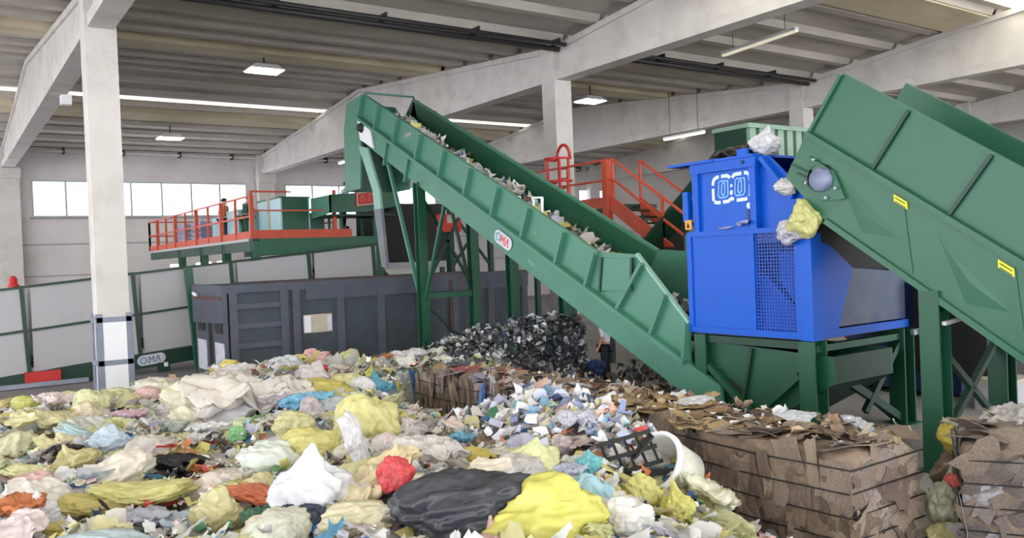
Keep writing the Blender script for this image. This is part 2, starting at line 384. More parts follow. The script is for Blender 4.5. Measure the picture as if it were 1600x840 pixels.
# ================================================================== MAIN INCLINE CONVEYOR (rises away from the bag opener)
XF, XR = 10.6, 12.2
def zt(Y): return 3.0 + .480*(Y-12.28)
def zs(Y): return 1.70 + .4865*(Y-11.28)
def zb(Y): return 1.67 + .482*(Y-12.49)
mc = thing('incline_conveyor', 'long green inclined conveyor with ribbed sides rising from the blue machine', 'conveyor', (11.4, 16, 0))
RY = [22.42, 21.4, 20.28, 19.03, 17.86, 16.68, 15.53, 14.39, 13.22, 12.28]
PX, PZ = .43, -.9                       # across the belt, downwards
def foot(Y):                             # where a rib starting at the top edge meets the seam
    z = zt(Y); 
    for k in range(200):
        t = k*.01
        if z+PZ*t <= zs(Y+PX*t): break
    return Y+PX*t, z+PZ*t
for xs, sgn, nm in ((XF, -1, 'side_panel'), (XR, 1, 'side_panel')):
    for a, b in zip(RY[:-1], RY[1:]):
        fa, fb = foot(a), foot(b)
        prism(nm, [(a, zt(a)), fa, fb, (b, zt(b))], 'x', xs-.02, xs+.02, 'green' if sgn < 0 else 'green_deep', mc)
    for Y in RY:
        f_ = foot(Y); d = Vector((0, f_[0]-Y, f_[1]-zt(Y))); x = xs+sgn*.09
        bar('rib', (x, Y, zt(Y)), (x, f_[0], f_[1]), .15, .07, 'green', mc, up=(0, 1, .5))
    bar('top_rail', (xs, RY[0], zt(RY[0])), (xs, RY[-1], zt(RY[-1])), .09, .06, 'green', mc)
    bar('seam_rail', (xs+sgn*.08, 22.79, zs(22.79)), (xs+sgn*.08, 10.0, zs(10.0)), .22, .09, 'green', mc)
    fr = [(22.9, zs(22.9)), (22.3, zb(22.3)), (9.9, zb(9.9)), (9.3, zb(9.3)), (9.3, zs(9.3))]
    prism('frame_beam', fr, 'x', xs+sgn*.02-.05, xs+sgn*.02+.05, 'green', mc)
    for Y in (20.9, 19.7): 
        bar('stiffener', (xs+sgn*.1, Y, zs(Y)-.06), (xs+sgn*.1, Y+.28, zs(Y)-.68), .1, .06, 'green', mc, up=(0, 1, .5))
belt = MB(); belt.add([(XF+.1, 22.8, zs(22.8)+.12), (XR-.1, 22.8, zs(22.8)+.12), (XR-.1, 9.0, zs(9.0)+.12), (XF+.1, 9.0, zs(9.0)+.12),
                       (XF+.1, 22.8, zs(22.8)-.0), (XR-.1, 22.8, zs(22.8)-.0), (XR-.1, 9.0, zs(9.0)-.0), (XF+.1, 9.0, zs(9.0)-.0)], BOXF)
belt.build('belt', 'rubber', mc)
belt = MB(); belt.add([(XF+.1, 22.6, zb(22.6)+.2), (XR-.1, 22.6, zb(22.6)+.2), (XR-.1, 9.3, zb(9.3)+.2), (XF+.1, 9.3, zb(9.3)+.2),
                       (XF+.1, 22.6, zb(22.6)+.1), (XR-.1, 22.6, zb(22.6)+.1), (XR-.1, 9.3, zb(9.3)+.1), (XF+.1, 9.3, zb(9.3)+.1)], BOXF)
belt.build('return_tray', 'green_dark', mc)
# discharge head
prism('head_plate', [(22.42, 7.96), (23.72, 7.86), (23.9, 7.25), (23.98, 7.2), (24.06, 5.2), (22.95, 5.2), (22.78, 6.5), (22.79, zs(22.79))], 'x', XF-.04, XF+.03, 'green', mc)
prism('head_plate', [(23.2, 7.3), (23.72, 7.86), (23.98, 7.2), (24.06, 5.2), (22.95, 5.2), (22.79, 7.0)], 'x', XR-.03, XR+.04, 'green', mc)
prism('head_hood', [(23.72, 7.86), (24.02, 7.2), (24.10, 5.2), (24.04, 5.2), (23.96, 7.2), (23.66, 7.86)], 'x', XF+.03, XR-.03, 'green_deep', mc)
prism('rear_gable', [(22.42, 7.95), (23.2, 7.3), (22.9, 7.0), (22.2, 7.2)], 'x', XR-.02, XR+.02, 'green_deep', mc)
tube('cross_bar', [(XF, 22.42, 7.96), (XR, 22.42, 7.96)], .03, 'green', mc)
bp_ = prism('bearing_plate', [(22.78, 7.2), (21.95, 6.82), (21.8, 6.25), (22.65, 6.62)], 'x', XF-.13, XF-.08, 'white', mc)
v, f = lathe([(0, .12), (.1, .12), (.13, .05), (.16, 0)], 12, (XF-.13, 22.5, 6.95), Matrix.Rotation(-math.pi/2, 3, 'Y')); mesh_obj('bearing', v, f, 'black', bp_, True)
# low loading hopper
hop = [(12.28, 3.0), (12.15, 3.02), (11.21, 2.95), (11.0, 2.78), (9.98, 1.74), (9.98, zs(9.98)), (12.66, zs(12.66))]
for xs, sgn in ((XF, -1), (XR, 1)):
    prism('hopper_side', hop, 'x', xs-.03, xs+.03, 'green', mc)
    for (ya, za, yb, zb_) in ((11.0, 2.78, 11.72, zs(11.72)), (10.45, 2.22, 10.85, zs(10.85)), (9.98, 1.74, 10.05, zs(10.05))):
        bar('rib', (xs+sgn*.08, ya, za), (xs+sgn*.08, yb, zb_), .14, .07, 'green', mc, up=(0, 1, .5))
    bar('hopper_rim', (xs, 11.21, 2.96), (xs, 9.98, 1.75), .08, .05, 'green_pale', mc)
prism('hopper_door', [(12.05, 2.9), (11.25, 2.88), (11.3, 2.3), (12.15, 2.28)], 'x', XF-.09, XF-.03, 'green', mc)
bar('door_edge', (XF-.1, 12.08, 2.92), (XF-.1, 12.18, 2.26), .05, .05, 'green_dark', mc); bar('door_edge', (XF-.1, 11.25, 2.9), (XF-.1, 11.3, 2.28), .05, .05, 'green_dark', mc)
# tail section under the bag opener
prism('tail_side', [(10.0, 1.45), (7.3, 1.35), (7.3, .95), (8.6, .18), (10.3, .22)], 'x', XF+.12, XF+.17, 'green_leg_shade', mc)
prism('tail_side', [(10.0, 1.45), (7.3, 1.35), (7.3, .95), (8.6, .18), (10.3, .22)], 'x', XR+.0, XR+.05, 'green_leg_shade', mc)
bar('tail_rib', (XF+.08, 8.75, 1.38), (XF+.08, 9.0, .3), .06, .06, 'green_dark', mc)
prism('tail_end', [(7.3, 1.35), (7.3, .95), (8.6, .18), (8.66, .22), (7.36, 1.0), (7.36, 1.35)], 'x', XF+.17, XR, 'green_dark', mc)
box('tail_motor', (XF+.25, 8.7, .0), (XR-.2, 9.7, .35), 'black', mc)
# supports
for X in (XF+.0, XR-.0):
    for (Y, zt_) in ((19.4, zb(19.4)),) + (((17.55, zb(17.55)), (15.4, zb(15.4))) if X > 11 else ()):
        lg = MB(); 
        for dy in (-.11, .11): lg.box((X-.12, Y+dy-.015, 0), (X+.12, Y+dy+.015, zt_+.05))
        lg.box((X-.015, Y-.11, 0), (X+.015, Y+.11, zt_+.05)); lg.box((X-.2, Y-.2, 0), (X+.2, Y+.2, .03)); lg.build('leg', 'green_leg_shade', mc)
bar('strut', (XF, 21.2, zb(21.2)+.05), (XF, 19.55, 1.95), .09, .09, 'green', mc)
bar('strut', (XF, 18.1, zb(18.1)), (XF, 19.3, 1.95), .08, .08, 'green_deep', mc)
bar('strut', (XR, 21.0, zb(21.0)), (XR, 19.5, 1.95), .08, .08, 'green_dark', mc)
bar('cross_tie', (XF, 19.4, 2.05), (XR, 19.4, 2.05), .12, .14, 'green_deep', mc)
bar('brace', (XF, 19.4, 4.8), (XR, 19.4, 2.15), .07, .07, 'green_dark', mc); bar('brace', (XR, 19.4, 4.8), (XF, 19.4, 2.15), .07, .07, 'green_dark', mc)
bar('brace', (XF, 19.4, 1.9), (XR, 19.4, .3), .05, .05, 'green_dark', mc)
# oval maker's plate: white oval with a teal roundel and red-brown letter strokes (too blurred to read)
def oval_plate(parent, c, ex, ey, nrm, L_, H_, redd=True):
    c, ex, ey, nrm = Vector(c), Vector(ex).normalized(), Vector(ey).normalized(), Vector(nrm)
    pts = []
    for s in (1, -1):
        for k in range(9):
            a = math.pi*(k/8-.5); pts.append((s*(L_/2-H_/2)+s*H_/2*math.cos(a), s*H_/2*math.sin(a)))
    n = len(pts); v = [c+ex*p+ey*q for p, q in pts] + [c+ex*p+ey*q+nrm*.012 for p, q in pts]
    o = mesh_obj('name_plate', v, [tuple(range(n)), tuple(range(2*n-1, n-1, -1))]+[(i, i+n, (i+1) % n+n, (i+1) % n) for i in range(n)], 'white_worn', parent)
    o['label'] = "white oval maker's plate"
    cc = c - ex*(L_/2-H_*.55) + nrm*.012
    ring = [cc+ex*(H_*.28*math.cos(a))+ey*(H_*.28*math.sin(a)) for a in np.linspace(0, 2*math.pi, 13)[:-1]]
    ribbon('emblem', ring, H_*.12, nrm, .006, 'cyan_mark', o, True)
    x0 = -L_*.1; sw = H_*.13
    def P(a, b): return c + ex*(x0+a*H_) + ey*((b-.5)*H_*.62) + nrm*.012
    m = 'red_pale' if redd else 'guard_grey'
    ribbon('letter', [P(0, 0), P(.05, 1), P(.25, .4), P(.45, 1), P(.5, 0)], sw, nrm, .006, m, o)
    ribbon('letter', [P(.65, 0), P(.85, 1), P(1.05, 0)], sw, nrm, .006, m, o)
mat('cyan_mark', (96, 150, 168), .5)
Yc, zc = 15.42, zb(15.42)+.30
oval_plate(mc, (XF-.09, Yc, zc), (0, -1, -.485), (0, -.485, 1), (-1, 0, 0), .72, .3)
mb = MB()
for k in range(10):
    Y = 14.5-.05*(k % 5); mb.box((XF-.075, Y, zb(Y)+.22+.05*(k//5)), (XF-.07, Y+.03, zb(Y)+.24+.05*(k//5)))
mb.build('bolt_row', 'green_pale', mc)
# bent discharge chute in front of the head
ch = thing('discharge_chute', 'pale green bent chute hanging below the conveyor head', 'chute', (XF-.3, 21.6, 3.0))
mb = MB(); P4 = [(22.55, 6.5), (21.8, 5.0), (21.75, 4.45)]
prism('upper_chute', [(22.7, 6.45), (22.1, 6.3), (21.42, 5.0), (21.36, 4.5), (21.8, 4.5), (21.86, 5.05)], 'x', XF-.17, XF-.1, 'green_pale', ch)
prism('lower_sleeve', [(21.36, 4.5), (21.8, 4.5), (21.45, 2.85), (21.15, 2.85)], 'x', XF-.18, XF-.09, 'sleeve_grey', ch)

# ================================================================== RIGHT FEED CONVEYOR (rises from the viewer's right into the bag opener)
def rt(Y): return 5.36 + .688*(Y-6.91)
def rs(Y): return 4.62 + .674*(Y-7.48)
def rb(Y): return 3.38 + .686*(Y-7.27)
rc = thing('feed_conveyor', 'wide dark green feed conveyor sloping down to the right edge of the picture', 'conveyor', (11.4, 4, 0))
YL = 1.2
for xs, sgn in ((XF, -1), (XR, 1)):
    tops = [6.91, 5.95, 4.93, 3.95, 2.97, 1.99, YL]
    for a, b in zip(tops[:-1], tops[1:]):
        fa = (a+.56, rs(a+.56)); fb = (b+.56, rs(b+.56))
        prism('side_panel', [(a, rt(a)), fa, fb, (b, rt(b))], 'x', xs-.03, xs+.03, 'green_deep', rc)
    for a in tops: bar('rib', (xs+sgn*.05, a, rt(a)), (xs+sgn*.05, a+.56, rs(a+.56)), .06, .05, 'green_dark' if a < 6.9 else 'green_deep', rc, up=(0, 1, .7))
    bar('top_rail', (xs, 6.91, rt(6.91)), (xs, YL, rt(YL)), .08, .06, 'green_deep', rc)
    lows = [7.45, 6.05, 4.7, 3.35, 2.0, .9]
    for i, (a, b) in enumerate(zip(lows[:-1], lows[1:])):
        pa = [(a, rs(a)), (a-.12, rb(a-.12)), (b-.12, rb(b-.12)), (b, rs(b))] if i else [(7.48, rs(7.48)), (7.86, 4.03), (7.27, rb(7.27)), (b-.12, rb(b-.12)), (b, rs(b))]
        prism('lower_panel', pa, 'x', xs+sgn*.06-.03, xs+sgn*.06+.03, 'green_deep', rc)
        if i: bar('panel_joint', (xs+sgn*.1, a, rs(a)-.1), (xs+sgn*.1, a-.1, rb(a-.1)+.1), .012, .03, 'green_deep', rc)
        # the lower sheet is pressed into a shallow diagonal fold
        mb = MB(); xo = xs+sgn*.092; ya, yb = a-.45, b+.05
        A_, B_, C_ = Vector((xo, ya, rs(ya)-.3)), Vector((xo, yb, rb(yb)+.45)), Vector((xo, (a+b)/2-.1, rb((a+b)/2)+.12))
        M_ = (A_+B_+C_)/3+Vector((sgn*.022, 0, 0)); mb.add([A_, B_, C_, M_], [(0, 1, 3), (1, 2, 3), (2, 0, 3)]); mb.build('pressed_fold', 'green_deep', rc)
    bar('seam_rail', (xs+sgn*.1, 7.48, rs(7.48)), (xs+sgn*.1, YL, rs(YL)), .06, .08, 'green_deep', rc)
    bar('bottom_rail', (xs+sgn*.08, 7.2, rb(7.2)), (xs+sgn*.08, YL, rb(YL)), .12, .08, 'green_deep', rc)
    for k in range(3): bar('louvre', (xs+sgn*.11, 7.74-.09*k, 4.2-.0*k-.14*k), (xs+sgn*.11, 7.1-.09*k, 3.86-.12*k), .02, .03, 'green_dark', rc)
mb = MB(); mb.add([(XF+.1, 7.4, rs(7.4)), (XR-.1, 7.4, rs(7.4)), (XR-.1, YL, rs(YL)), (XF+.1, YL, rs(YL)), (XF+.1, 7.4, rs(7.4)-.1), (XR-.1, 7.4, rs(7.4)-.1), (XR-.1, YL, rs(YL)-.1), (XF+.1, YL, rs(YL)-.1)], BOXF); mb.build('belt', 'rubber', rc)
mb = MB(); mb.add([(XF, 7.0, rb(7.0)+.1), (XR, 7.0, rb(7.0)+.1), (XR, YL, rb(YL)+.1), (XF, YL, rb(YL)+.1), (XF, 7.0, rb(7.0)+.05), (XR, 7.0, rb(7.0)+.05), (XR, YL, rb(YL)+.05), (XF, YL, rb(YL)+.05)], BOXF); mb.build('bottom_sheet', 'green_dark', rc)
v, f = lathe([(.2, -.95), (.2, .95)], 20, (11.4, 7.25, 3.95), Matrix.Rotation(math.pi/2, 3, 'Y')); mesh_obj('head_drum', v, f, 'black', rc, True)
pl = prism('bearing_plate', [(7.42, 4.28), (7.02, 4.02), (6.86, 3.62), (7.28, 3.62)], 'x', XF-.14, XF-.09, 'green_deep', rc)
v, f = lathe([(0, .1), (.13, .1), (.165, .08), (.18, 0)], 20, (XF-.13, 7.22, 3.92), Matrix.Rotation(-math.pi/2, 3, 'Y')); bo = mesh_obj('bearing_cap', v, f, 'steel_grey', rc, True); bo['label'] = 'grey round bearing cap'
for (y, z) in ((7.32, 4.22), (7.46, 3.9), (7.06, 3.96), (7.14, 3.66), (6.98, 3.78)):
    v, f = lathe([(0, .04), (.022, .04), (.025, 0)], 6, (XF-.15, y, z), Matrix.Rotation(-math.pi/2, 3, 'Y')); mesh_obj('bolt', v, f, 'steel', rc)
for (y, z) in ((6.06, 3.52), (4.77, 2.63)):
    o = prism('warning_label', [(y+.10, z+.11), (y-.08, z-.01), (y-.08, z-.11), (y+.10, z+.01)], 'x', XF-.115, XF-.095, 'yellow_label', rc); o['label'] = 'small yellow sticker'
    for k in range(2): bar('print_line', (XF-.118, y+.08, z+.05-.05*k+.01), (XF-.118, y-.06, z-.045-.05*k+.01), .004, .012, 'green_dark', o)
# its legs
def hleg(name, X, Y, z1, m, parent, s=.13):
    mb = MB()
    for dx in (-s, s): mb.box((X+dx-.015, Y-s, 0), (X+dx+.015, Y+s, z1))
    mb.box((X-s, Y-.012, 0), (X+s, Y+.012, z1)); mb.box((X-s*1.5, Y-s*1.5, 0), (X+s*1.5, Y+s*1.5, .03))
    return mb.build(name, m, parent)
hleg('leg', XF, 5.72, 2.35, 'green_leg_shade', rc); hleg('leg', XR+.1, 5.7, 2.35, 'green_leg_shade', rc)
bar('brace', (XF+.1, 5.72, .4), (XR, 5.7, 1.6), .08, .08, 'green_dark', rc); bar('brace', (XF+.1, 5.72, 1.6), (XR, 5.7, .4), .08, .08, 'green_dark', rc)
bar('cross_tie', (XF, 5.72, 2.0), (XR, 5.7, 2.0), .1, .12, 'green_deep', rc); bar('cross_tie', (XF-.05, 5.58, 1.93), (XF+.65, 5.58, 1.98), .05, .05, 'white', rc)
hleg('leg', XF, 2.2, .4, 'green_deep', rc); hleg('leg', XR, 2.2, .4, 'green_deep', rc)

# ================================================================== BLUE BAG OPENER
BY0, BY1, BX0, BX1 = 7.58, 9.93, 10.6, 13.1
bo_ = thing('bag_opener', 'bright blue bag opener machine with white double emblem on a green stand', 'machine', (11.8, 8.7, 1.55))
Z0, Z1, Z2 = 1.6, 3.27, 4.42
# left face (towards -X): solid door, mesh guard, posts
box('lower_panel', (BX0, 8.62, Z0+.08), (BX0+.05, 9.88, Z1), 'blue', bo_)
for (y0, y1) in ((9.86, 9.96), (8.55, 8.63), (7.72, 7.80)): box('post', (BX0-.03, y0, Z0), (BX0+.07, y1, Z1), 'blue', bo_)
box('bottom_rail', (BX0-.038, BY0, Z0), (BX0+.07, BY1, Z0+.1), 'blue', bo_); box('top_rail', (BX0-.038, 7.6, Z1-.06), (BX0+.07, BY1, Z1+.02), 'blue', bo_)
g = MB()
for y in np.linspace(7.83, 8.53, 14): g.box((BX0+.0, y-.007, Z0+.1), (BX0+.014, y+.007, Z1-.06))
for z in np.linspace(Z0+.14, Z1-.1, 28): g.box((BX0+.0, 7.8, z-.007), (BX0+.014, 8.55, z+.007))
g.build('mesh_guard', 'mesh_wire', bo_)
prism('inner_chute', [(8.55, Z0+.1), (7.8, Z0+.1), (7.8, Z0+.35), (8.45, 2.55), (8.55, 2.55)], 'x', BX0+.12, BX0+.15, 'blue', bo_)
prism('inner_guard', [(7.8, 1.95), (7.8, 2.9), (8.2, 2.9), (8.2, 2.5)], 'x', BX0+.12, BX0+.15, 'blue', bo_)
box('corner_post', (BX0-.05, 7.5, Z0-.02), (BX0+.2, 7.72, Z1-.1), 'blue', bo_)
box('rear_panel', (BX0, BY1-.04, Z0), (BX1, BY1+.02, Z1), 'blue', bo_)
box('far_panel', (BX1-.05, BY0, Z0), (BX1, BY1, 2.6), 'blue', bo_)
box('base_plate', (BX0, BY0, Z0-.02), (BX1, BY1, Z0+.04), 'blue_dark', bo_)
box('rotor_box', (BX0+.3, 7.95, Z0+.1), (BX1-.3, BY1-.1, Z1-.2), 'black', bo_)
# near face with the infeed trough
prism('near_wing', [(BX0+.2, 3.05), (BX0+.45, 2.98), (11.62, 2.62), (11.2, 1.72), (BX0+.2, 1.68)], 'y', BY0-.06, BY0, 'blue', bo_)
mb = MB(); mb.add([(11.2, 7.56, 1.74), (13.1, 7.56, 1.74), (13.1, 8.3, 2.62), (11.6, 8.3, 2.62), (11.2, 7.6, 1.74), (13.1, 7.6, 1.74), (13.1, 8.35, 2.62), (11.6, 8.35, 2.62)], BOXF); mb.build('trough_sheet', 'blue_worn', bo_)
prism('trough_sheet', [(11.62, 2.62), (13.1, 2.5), (13.1, 1.74), (11.22, 1.74)], 'y', BY0-.02, BY0+.03, 'blue_worn', bo_)
box('near_rail', (BX0+.1, BY0-.07, Z0), (BX1, BY0+.02, Z0+.12), 'blue', bo_)
box('rubber_curtain', (BX0+.3, 7.80, 2.3), (BX1-.08, 7.84, 3.75), 'rubber', bo_)
# hood
HY0, HY1 = 8.5, 9.82
box('hood_panel', (BX0+.06, HY0+.05, Z1), (BX0+.1, HY1-.05, Z2-.1), 'blue', bo_)
for (y0, y1) in ((HY1-.13, HY1), (HY0, HY0+.12)): box('hood_post', (BX0, y0, Z1), (BX0+.14, y1, Z2-.02), 'blue', bo_)
box('hood_rail', (BX0-.02, HY0-.02, Z2-.16), (BX0+.14, HY1+.02, Z2), 'blue', bo_)
box('hood_rear', (BX0+.1, HY1-.06, Z1), (BX1-.1, HY1, Z2), 'blue', bo_)
box('hood_far', (BX1-.15, HY0, Z1), (BX1-.1, HY1, Z2), 'blue', bo_)
prism('hood_cheek', [(HY0, Z1), (HY0, Z2), (8.35, Z2), (7.72, 3.8), (7.6, 3.3), (7.6, Z1)], 'x', BX0+.14, BX0+.18, 'blue', bo_)
mb = MB(); mb.bar((BX0+.12, 8.42, Z2-.03), (BX0+.12, 7.85, 3.72), .22, .06, up=(0, 1, .8)); mb.build('cheek_flange', 'blue', bo_)
prism('hood_cheek', [(HY0, Z1), (HY0, Z2), (8.35, Z2), (7.72, 3.8), (7.6, 3.3), (7.6, Z1)], 'x', BX1-.2, BX1-.16, 'blue', bo_)
box('lid', (BX0-.08, 9.3, Z2), (BX0+.25, 10.3, Z2+.045), 'blue', bo_)
box('lid', (BX0-.05, HY0, Z2), (BX1-.1, HY1+.2, Z2+.04), 'blue', bo_)
mb = MB(); mb.bar((12.0, 8.2, Z2-.05), (13.1, 8.2, Z2-.02), .5, .1); mb.build('lid_flap', 'blue', bo_)
box('lug', (BX0-.03, 8.62, Z2), (BX0+.03, 8.82, Z2+.14), 'blue', bo_)
v, f = lathe([(0, .02), (.03, .02), (.03, 0)], 8, (BX0-.03, 8.72, Z2-.07), Matrix.Rotation(-math.pi/2, 3, 'Y')); mesh_obj('hole_plug', v, f, 'blue_dark', bo_)
box('hinge_post', (BX0-.03, 9.9, Z1+.2), (BX0+.07, 10.02, 3.98), 'blue', bo_)
mat('amber', (214, 150, 50), .5)
o = box('warning_label', (BX0-.05, 9.82, 3.34), (BX0-.031, 9.96, 3.5), 'amber', bo_); o['label'] = 'orange and black warning sticker'
prism('warning_sign', [(9.85, 3.37), (9.93, 3.37), (9.89, 3.46)], 'x', BX0-.055, BX0-.05, 'black', o)
# white double emblem: dashed outline of two joined rounded squares, two inner outlines, a dot
def EP(u, v_): return (BX0+.058, 9.40-u*.76, 3.76+v_*.41+u*.02)
outl = [(.0, .08), (.0, .78), (.03, .92), (.12, 1.0), (.40, 1.0), (.5, .86), (.6, 1.0), (.9, 1.0), (.98, .93), (1.0, .82), (1.0, .14), (.95, .02), (.86, -.02), (.6, -.02), (.5, .08), (.4, -.02), (.1, -.02), (.03, .02)]
fine = []
for i in range(len(outl)):
    a, b = outl[i], outl[(i+1) % len(outl)]
    L_ = math.hypot((b[0]-a[0])*.76, (b[1]-a[1])*.41); n = max(1, int(L_/.03))
    for k in range(n): fine.append((a[0]+(b[0]-a[0])*k/n, a[1]+(b[1]-a[1])*k/n))
seg = 7
mat('emblem_white', (206, 232, 250), .45, var=.02)
for s in range(0, len(fine)-2, seg+1): ribbon('emblem_dash', [EP(*q) for q in fine[s:s+seg]], .055, (-1, 0, 0), .006, 'emblem_white', bo_)
mat('emblem_grey', (110, 160, 220), .45)
for (u0, u1) in ((.14, .41), (.59, .86)):
    for k, gsh in enumerate((0, .085)):
        ribbon('emblem_ring', [EP(u0+gsh, .24+gsh), EP(u0+gsh+.02, .76-gsh), EP(u0+gsh+.06, .82-gsh), EP(u1-gsh, .8-gsh), EP(u1-gsh, .24+gsh), EP(u1-gsh-.05, .16+gsh), EP(u0+gsh+.04, .16+gsh)], .028, (-1, 0, 0), .006, 'emblem_grey', bo_, True)
ribbon('emblem_dot', [EP(.485, .58), EP(.515, .58)], .05, (-1, 0, 0), .006, 'emblem_white', bo_); ribbon('emblem_dot', [EP(.49, .24), EP(.50, .38)], .05, (-1, 0, 0), .006, 'emblem_white', bo_)
v, f = lathe([(0, .03), (.05, .03), (.05, 0)], 12, (BX0+.058, 8.66, 3.66), Matrix.Rotation(-math.pi/2, 3, 'Y')); mesh_obj('knob', v, f, 'emblem_white', bo_)
bar('door_handle', (BX0+.03, 8.66, 3.6), (BX0+.03, 8.66, 3.42), .05, .05, 'blue_dark', bo_)
# hydraulic pieces at the near right corner
hy = thing('hydraulic_ram', 'black hydraulic ram with steel pipes beside the right conveyor leg', 'ram', (13.3, 7.4, 1.4))
tube('cylinder', [(13.45, 7.35, 1.5), (13.45, 7.35, 2.45)], .13, 'black', hy, 14); tube('end_cap', [(13.45, 7.35, 2.45), (13.45, 7.35, 2.56)], .1, 'steel', hy, 12)
tube('pipe', [(13.2, 7.35, 1.1), (13.2, 7.35, 2.35)], .035, 'white', hy); tube('pipe', [(13.85, 7.2, 1.6), (13.85, 7.2, 2.45)], .03, 'white', hy)
bar('bracket', (13.1, 7.45, 1.5), (13.5, 7.35, 1.55), .08, .08, 'steel', hy)
# the green stand
st = thing('machine_stand', 'dark green braced steel stand under the blue machine', 'stand', (11.9, 8.7, 0))
for (X, Y) in ((10.68, 9.72), (10.68, 7.62), (13.05, 7.62), (13.05, 9.72)): hleg('leg', X, Y, Z0-.03, 'green_leg_shade', st, .14 if (X, Y) != (10.68, 9.72) else .12)
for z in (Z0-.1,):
    bar('beam', (10.68, 9.7, z), (10.68, 7.6, z), .14, .12, 'green_dark', st); bar('beam', (13.05, 9.7, z), (13.05, 7.6, z), .14, .12, 'green_leg_shade', st)
    bar('beam', (10.68, 7.62, z-.05), (13.05, 7.62, z-.05), .14, .1, 'green_leg_shade', st); bar('beam', (10.68, 9.72, z), (13.05, 9.72, z), .14, .12, 'green_leg_shade', st)
bar('brace', (10.62, 9.6, 1.05), (10.62, 8.45, .12), .1, .1, 'green_leg_shade', st); bar('brace', (10.6, 7.8, 1.05), (10.6, 8.9, .12), .1, .1, 'green_leg_shade', st)
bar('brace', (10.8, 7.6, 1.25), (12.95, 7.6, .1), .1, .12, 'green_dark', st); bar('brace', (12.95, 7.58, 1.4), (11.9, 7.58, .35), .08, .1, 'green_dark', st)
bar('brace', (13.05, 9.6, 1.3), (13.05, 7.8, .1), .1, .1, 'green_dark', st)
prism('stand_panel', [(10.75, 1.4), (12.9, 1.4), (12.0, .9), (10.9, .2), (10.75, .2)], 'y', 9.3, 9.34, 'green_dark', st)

# ================================================================== GREY ROLL-OFF CONTAINER
CX0, CX1, CY0, CY1, CH = 5.95, 15.2, 21.0, 23.9, 2.56
ct = thing('waste_container', 'long dark blue-grey steel waste container behind the heap', 'container', (10.5, 22.4, 0))
box('side_wall', (CX0+.05, CY0+.1, .25), (CX1, CY0+.16, CH-.1), 'container_panel', ct)
box('back_wall', (CX0+.05, CY1-.1, .25), (CX1, CY1-.04, CH-.1), 'container_panel', ct)
box('end_wall', (CX1-.06, CY0+.1, .25), (CX1, CY1-.05, CH-.1), 'container_panel', ct)
box('bottom', (CX0, CY0+.1, .1), (CX1, CY1-.1, .25), 'container', ct)
for y in (CY0, CY1-.14): 
    box('top_rail', (CX0, y, CH-.2), (CX1, y+.14, CH), 'container', ct); box('bottom_rail', (CX0, y, .1), (CX1, y+.14, .35), 'container', ct)
    box('rust_lip', (CX0+1, y+.02, CH), (CX1, y+.12, CH+.02), 'rust', ct)
box('upper_band', (8.0, CY0+.02, CH-.48), (CX1, CY0+.1, CH-.2), 'container', ct)
for x in (6.0, 7.3, 7.62, 8.85, 10.05, 11.3, 12.45, 13.7, 14.95): box('upright', (x, CY0, .35), (x+.2, CY0+.14, CH-.2), 'container', ct)
box('rust_patch', (12.35, CY0-.012, .4), (12.42, CY0+.0, CH-.15), 'rust', ct)
for z in (.95, 1.45, 1.95): box('stile', (6.2, CY0+.02, z), (7.3, CY0+.12, z+.13), 'container', ct)
o = box('pasted_sheet', (7.92, CY0+.08, 1.2), (8.72, CY0+.1, 1.68), 'beige', ct); o['label'] = 'white and beige pasted sheet'
box('sheet_corner', (7.94, CY0+.07, 1.22), (8.12, CY0+.08, 1.66), 'white', o); box('sheet_corner', (8.58, CY0+.07, 1.24), (8.70, CY0+.08, 1.64), 'white_worn', o)
# end doors (towards -X): upper shield and two leaves with white printed notices
prism('door_header', [(CY0, 1.62), (CY1, 1.55), (CY1, CH+.02), (CY0, CH)], 'x', CX0-.12, CX0, 'container', ct)
box('header_bar', (CX0-.16, CY0+.1, 2.2), (CX0-.12, CY1-.1, 2.28), 'rust', ct)
for (y0, y1) in ((CY0, CY0+1.22), (CY1-1.25, CY1)):
    d = box('end_door', (CX0-.05, y0, .15), (CX0, y1, 1.62), 'container', ct)
    o = box('notice', (CX0-.065, y0+.2, .3), (CX0-.05, y1-.2, 1.1), 'white_worn', d)
    box('door_pocket', (CX0-.08, y0+.3, 1.35), (CX0-.05, y0+.9, 1.6), 'black', d)
box('door_gap', (CX0-.02, CY0+1.22, .15), (CX0+.02, CY1-1.25, 1.6), 'black', ct)
tube('latch_ring', [(CX0-.18, 23.2, 2.3), (CX0-.18, 23.5, 2.35)], .05, 'white', ct)
for x in (6.6, 14.4):
    for y in (CY0+.25, CY1-.25): tube('wheel', [(x, y-.09, .1), (x, y+.09, .1)], .1, 'black', ct, 12)

# ================================================================== PALE PANELLED CONVEYOR ALONG THE LEFT
def gz(X): return .27 + .087*(X-1.34)
gc = thing('panelled_conveyor', 'long enclosed conveyor with pale grey side panels and dark green frame', 'conveyor', (6, 27, 0))
xs_ = [-3.6, -.75, 2.1, 4.9, 7.7, 10.2, 12.5]
for a, b in zip(xs_[:-1], xs_[1:]):
    for k in range(2):
        lo, hi = .05+1.17*k, 1.15+1.17*k
        prism('grey_sheet', [(a+.04, gz(a)+lo), (b-.04, gz(b)+lo), (b-.04, gz(b)+hi), (a+.04, gz(a)+hi)], 'y', 26.03, 26.06, 'grey_panel', gc)
for x in xs_: bar('upright', (x-.06, 26.0, gz(x)-.2), (x-.18, 26.0, gz(x)+2.4), .1, .1, 'green_dark', gc)
for h, t_ in ((2.37, .07), (1.18, .05)): bar('rail', (xs_[0], 26.0, gz(xs_[0])+h), (xs_[-1], 26.0, gz(xs_[-1])+h), .08, t_, 'green_dark', gc)
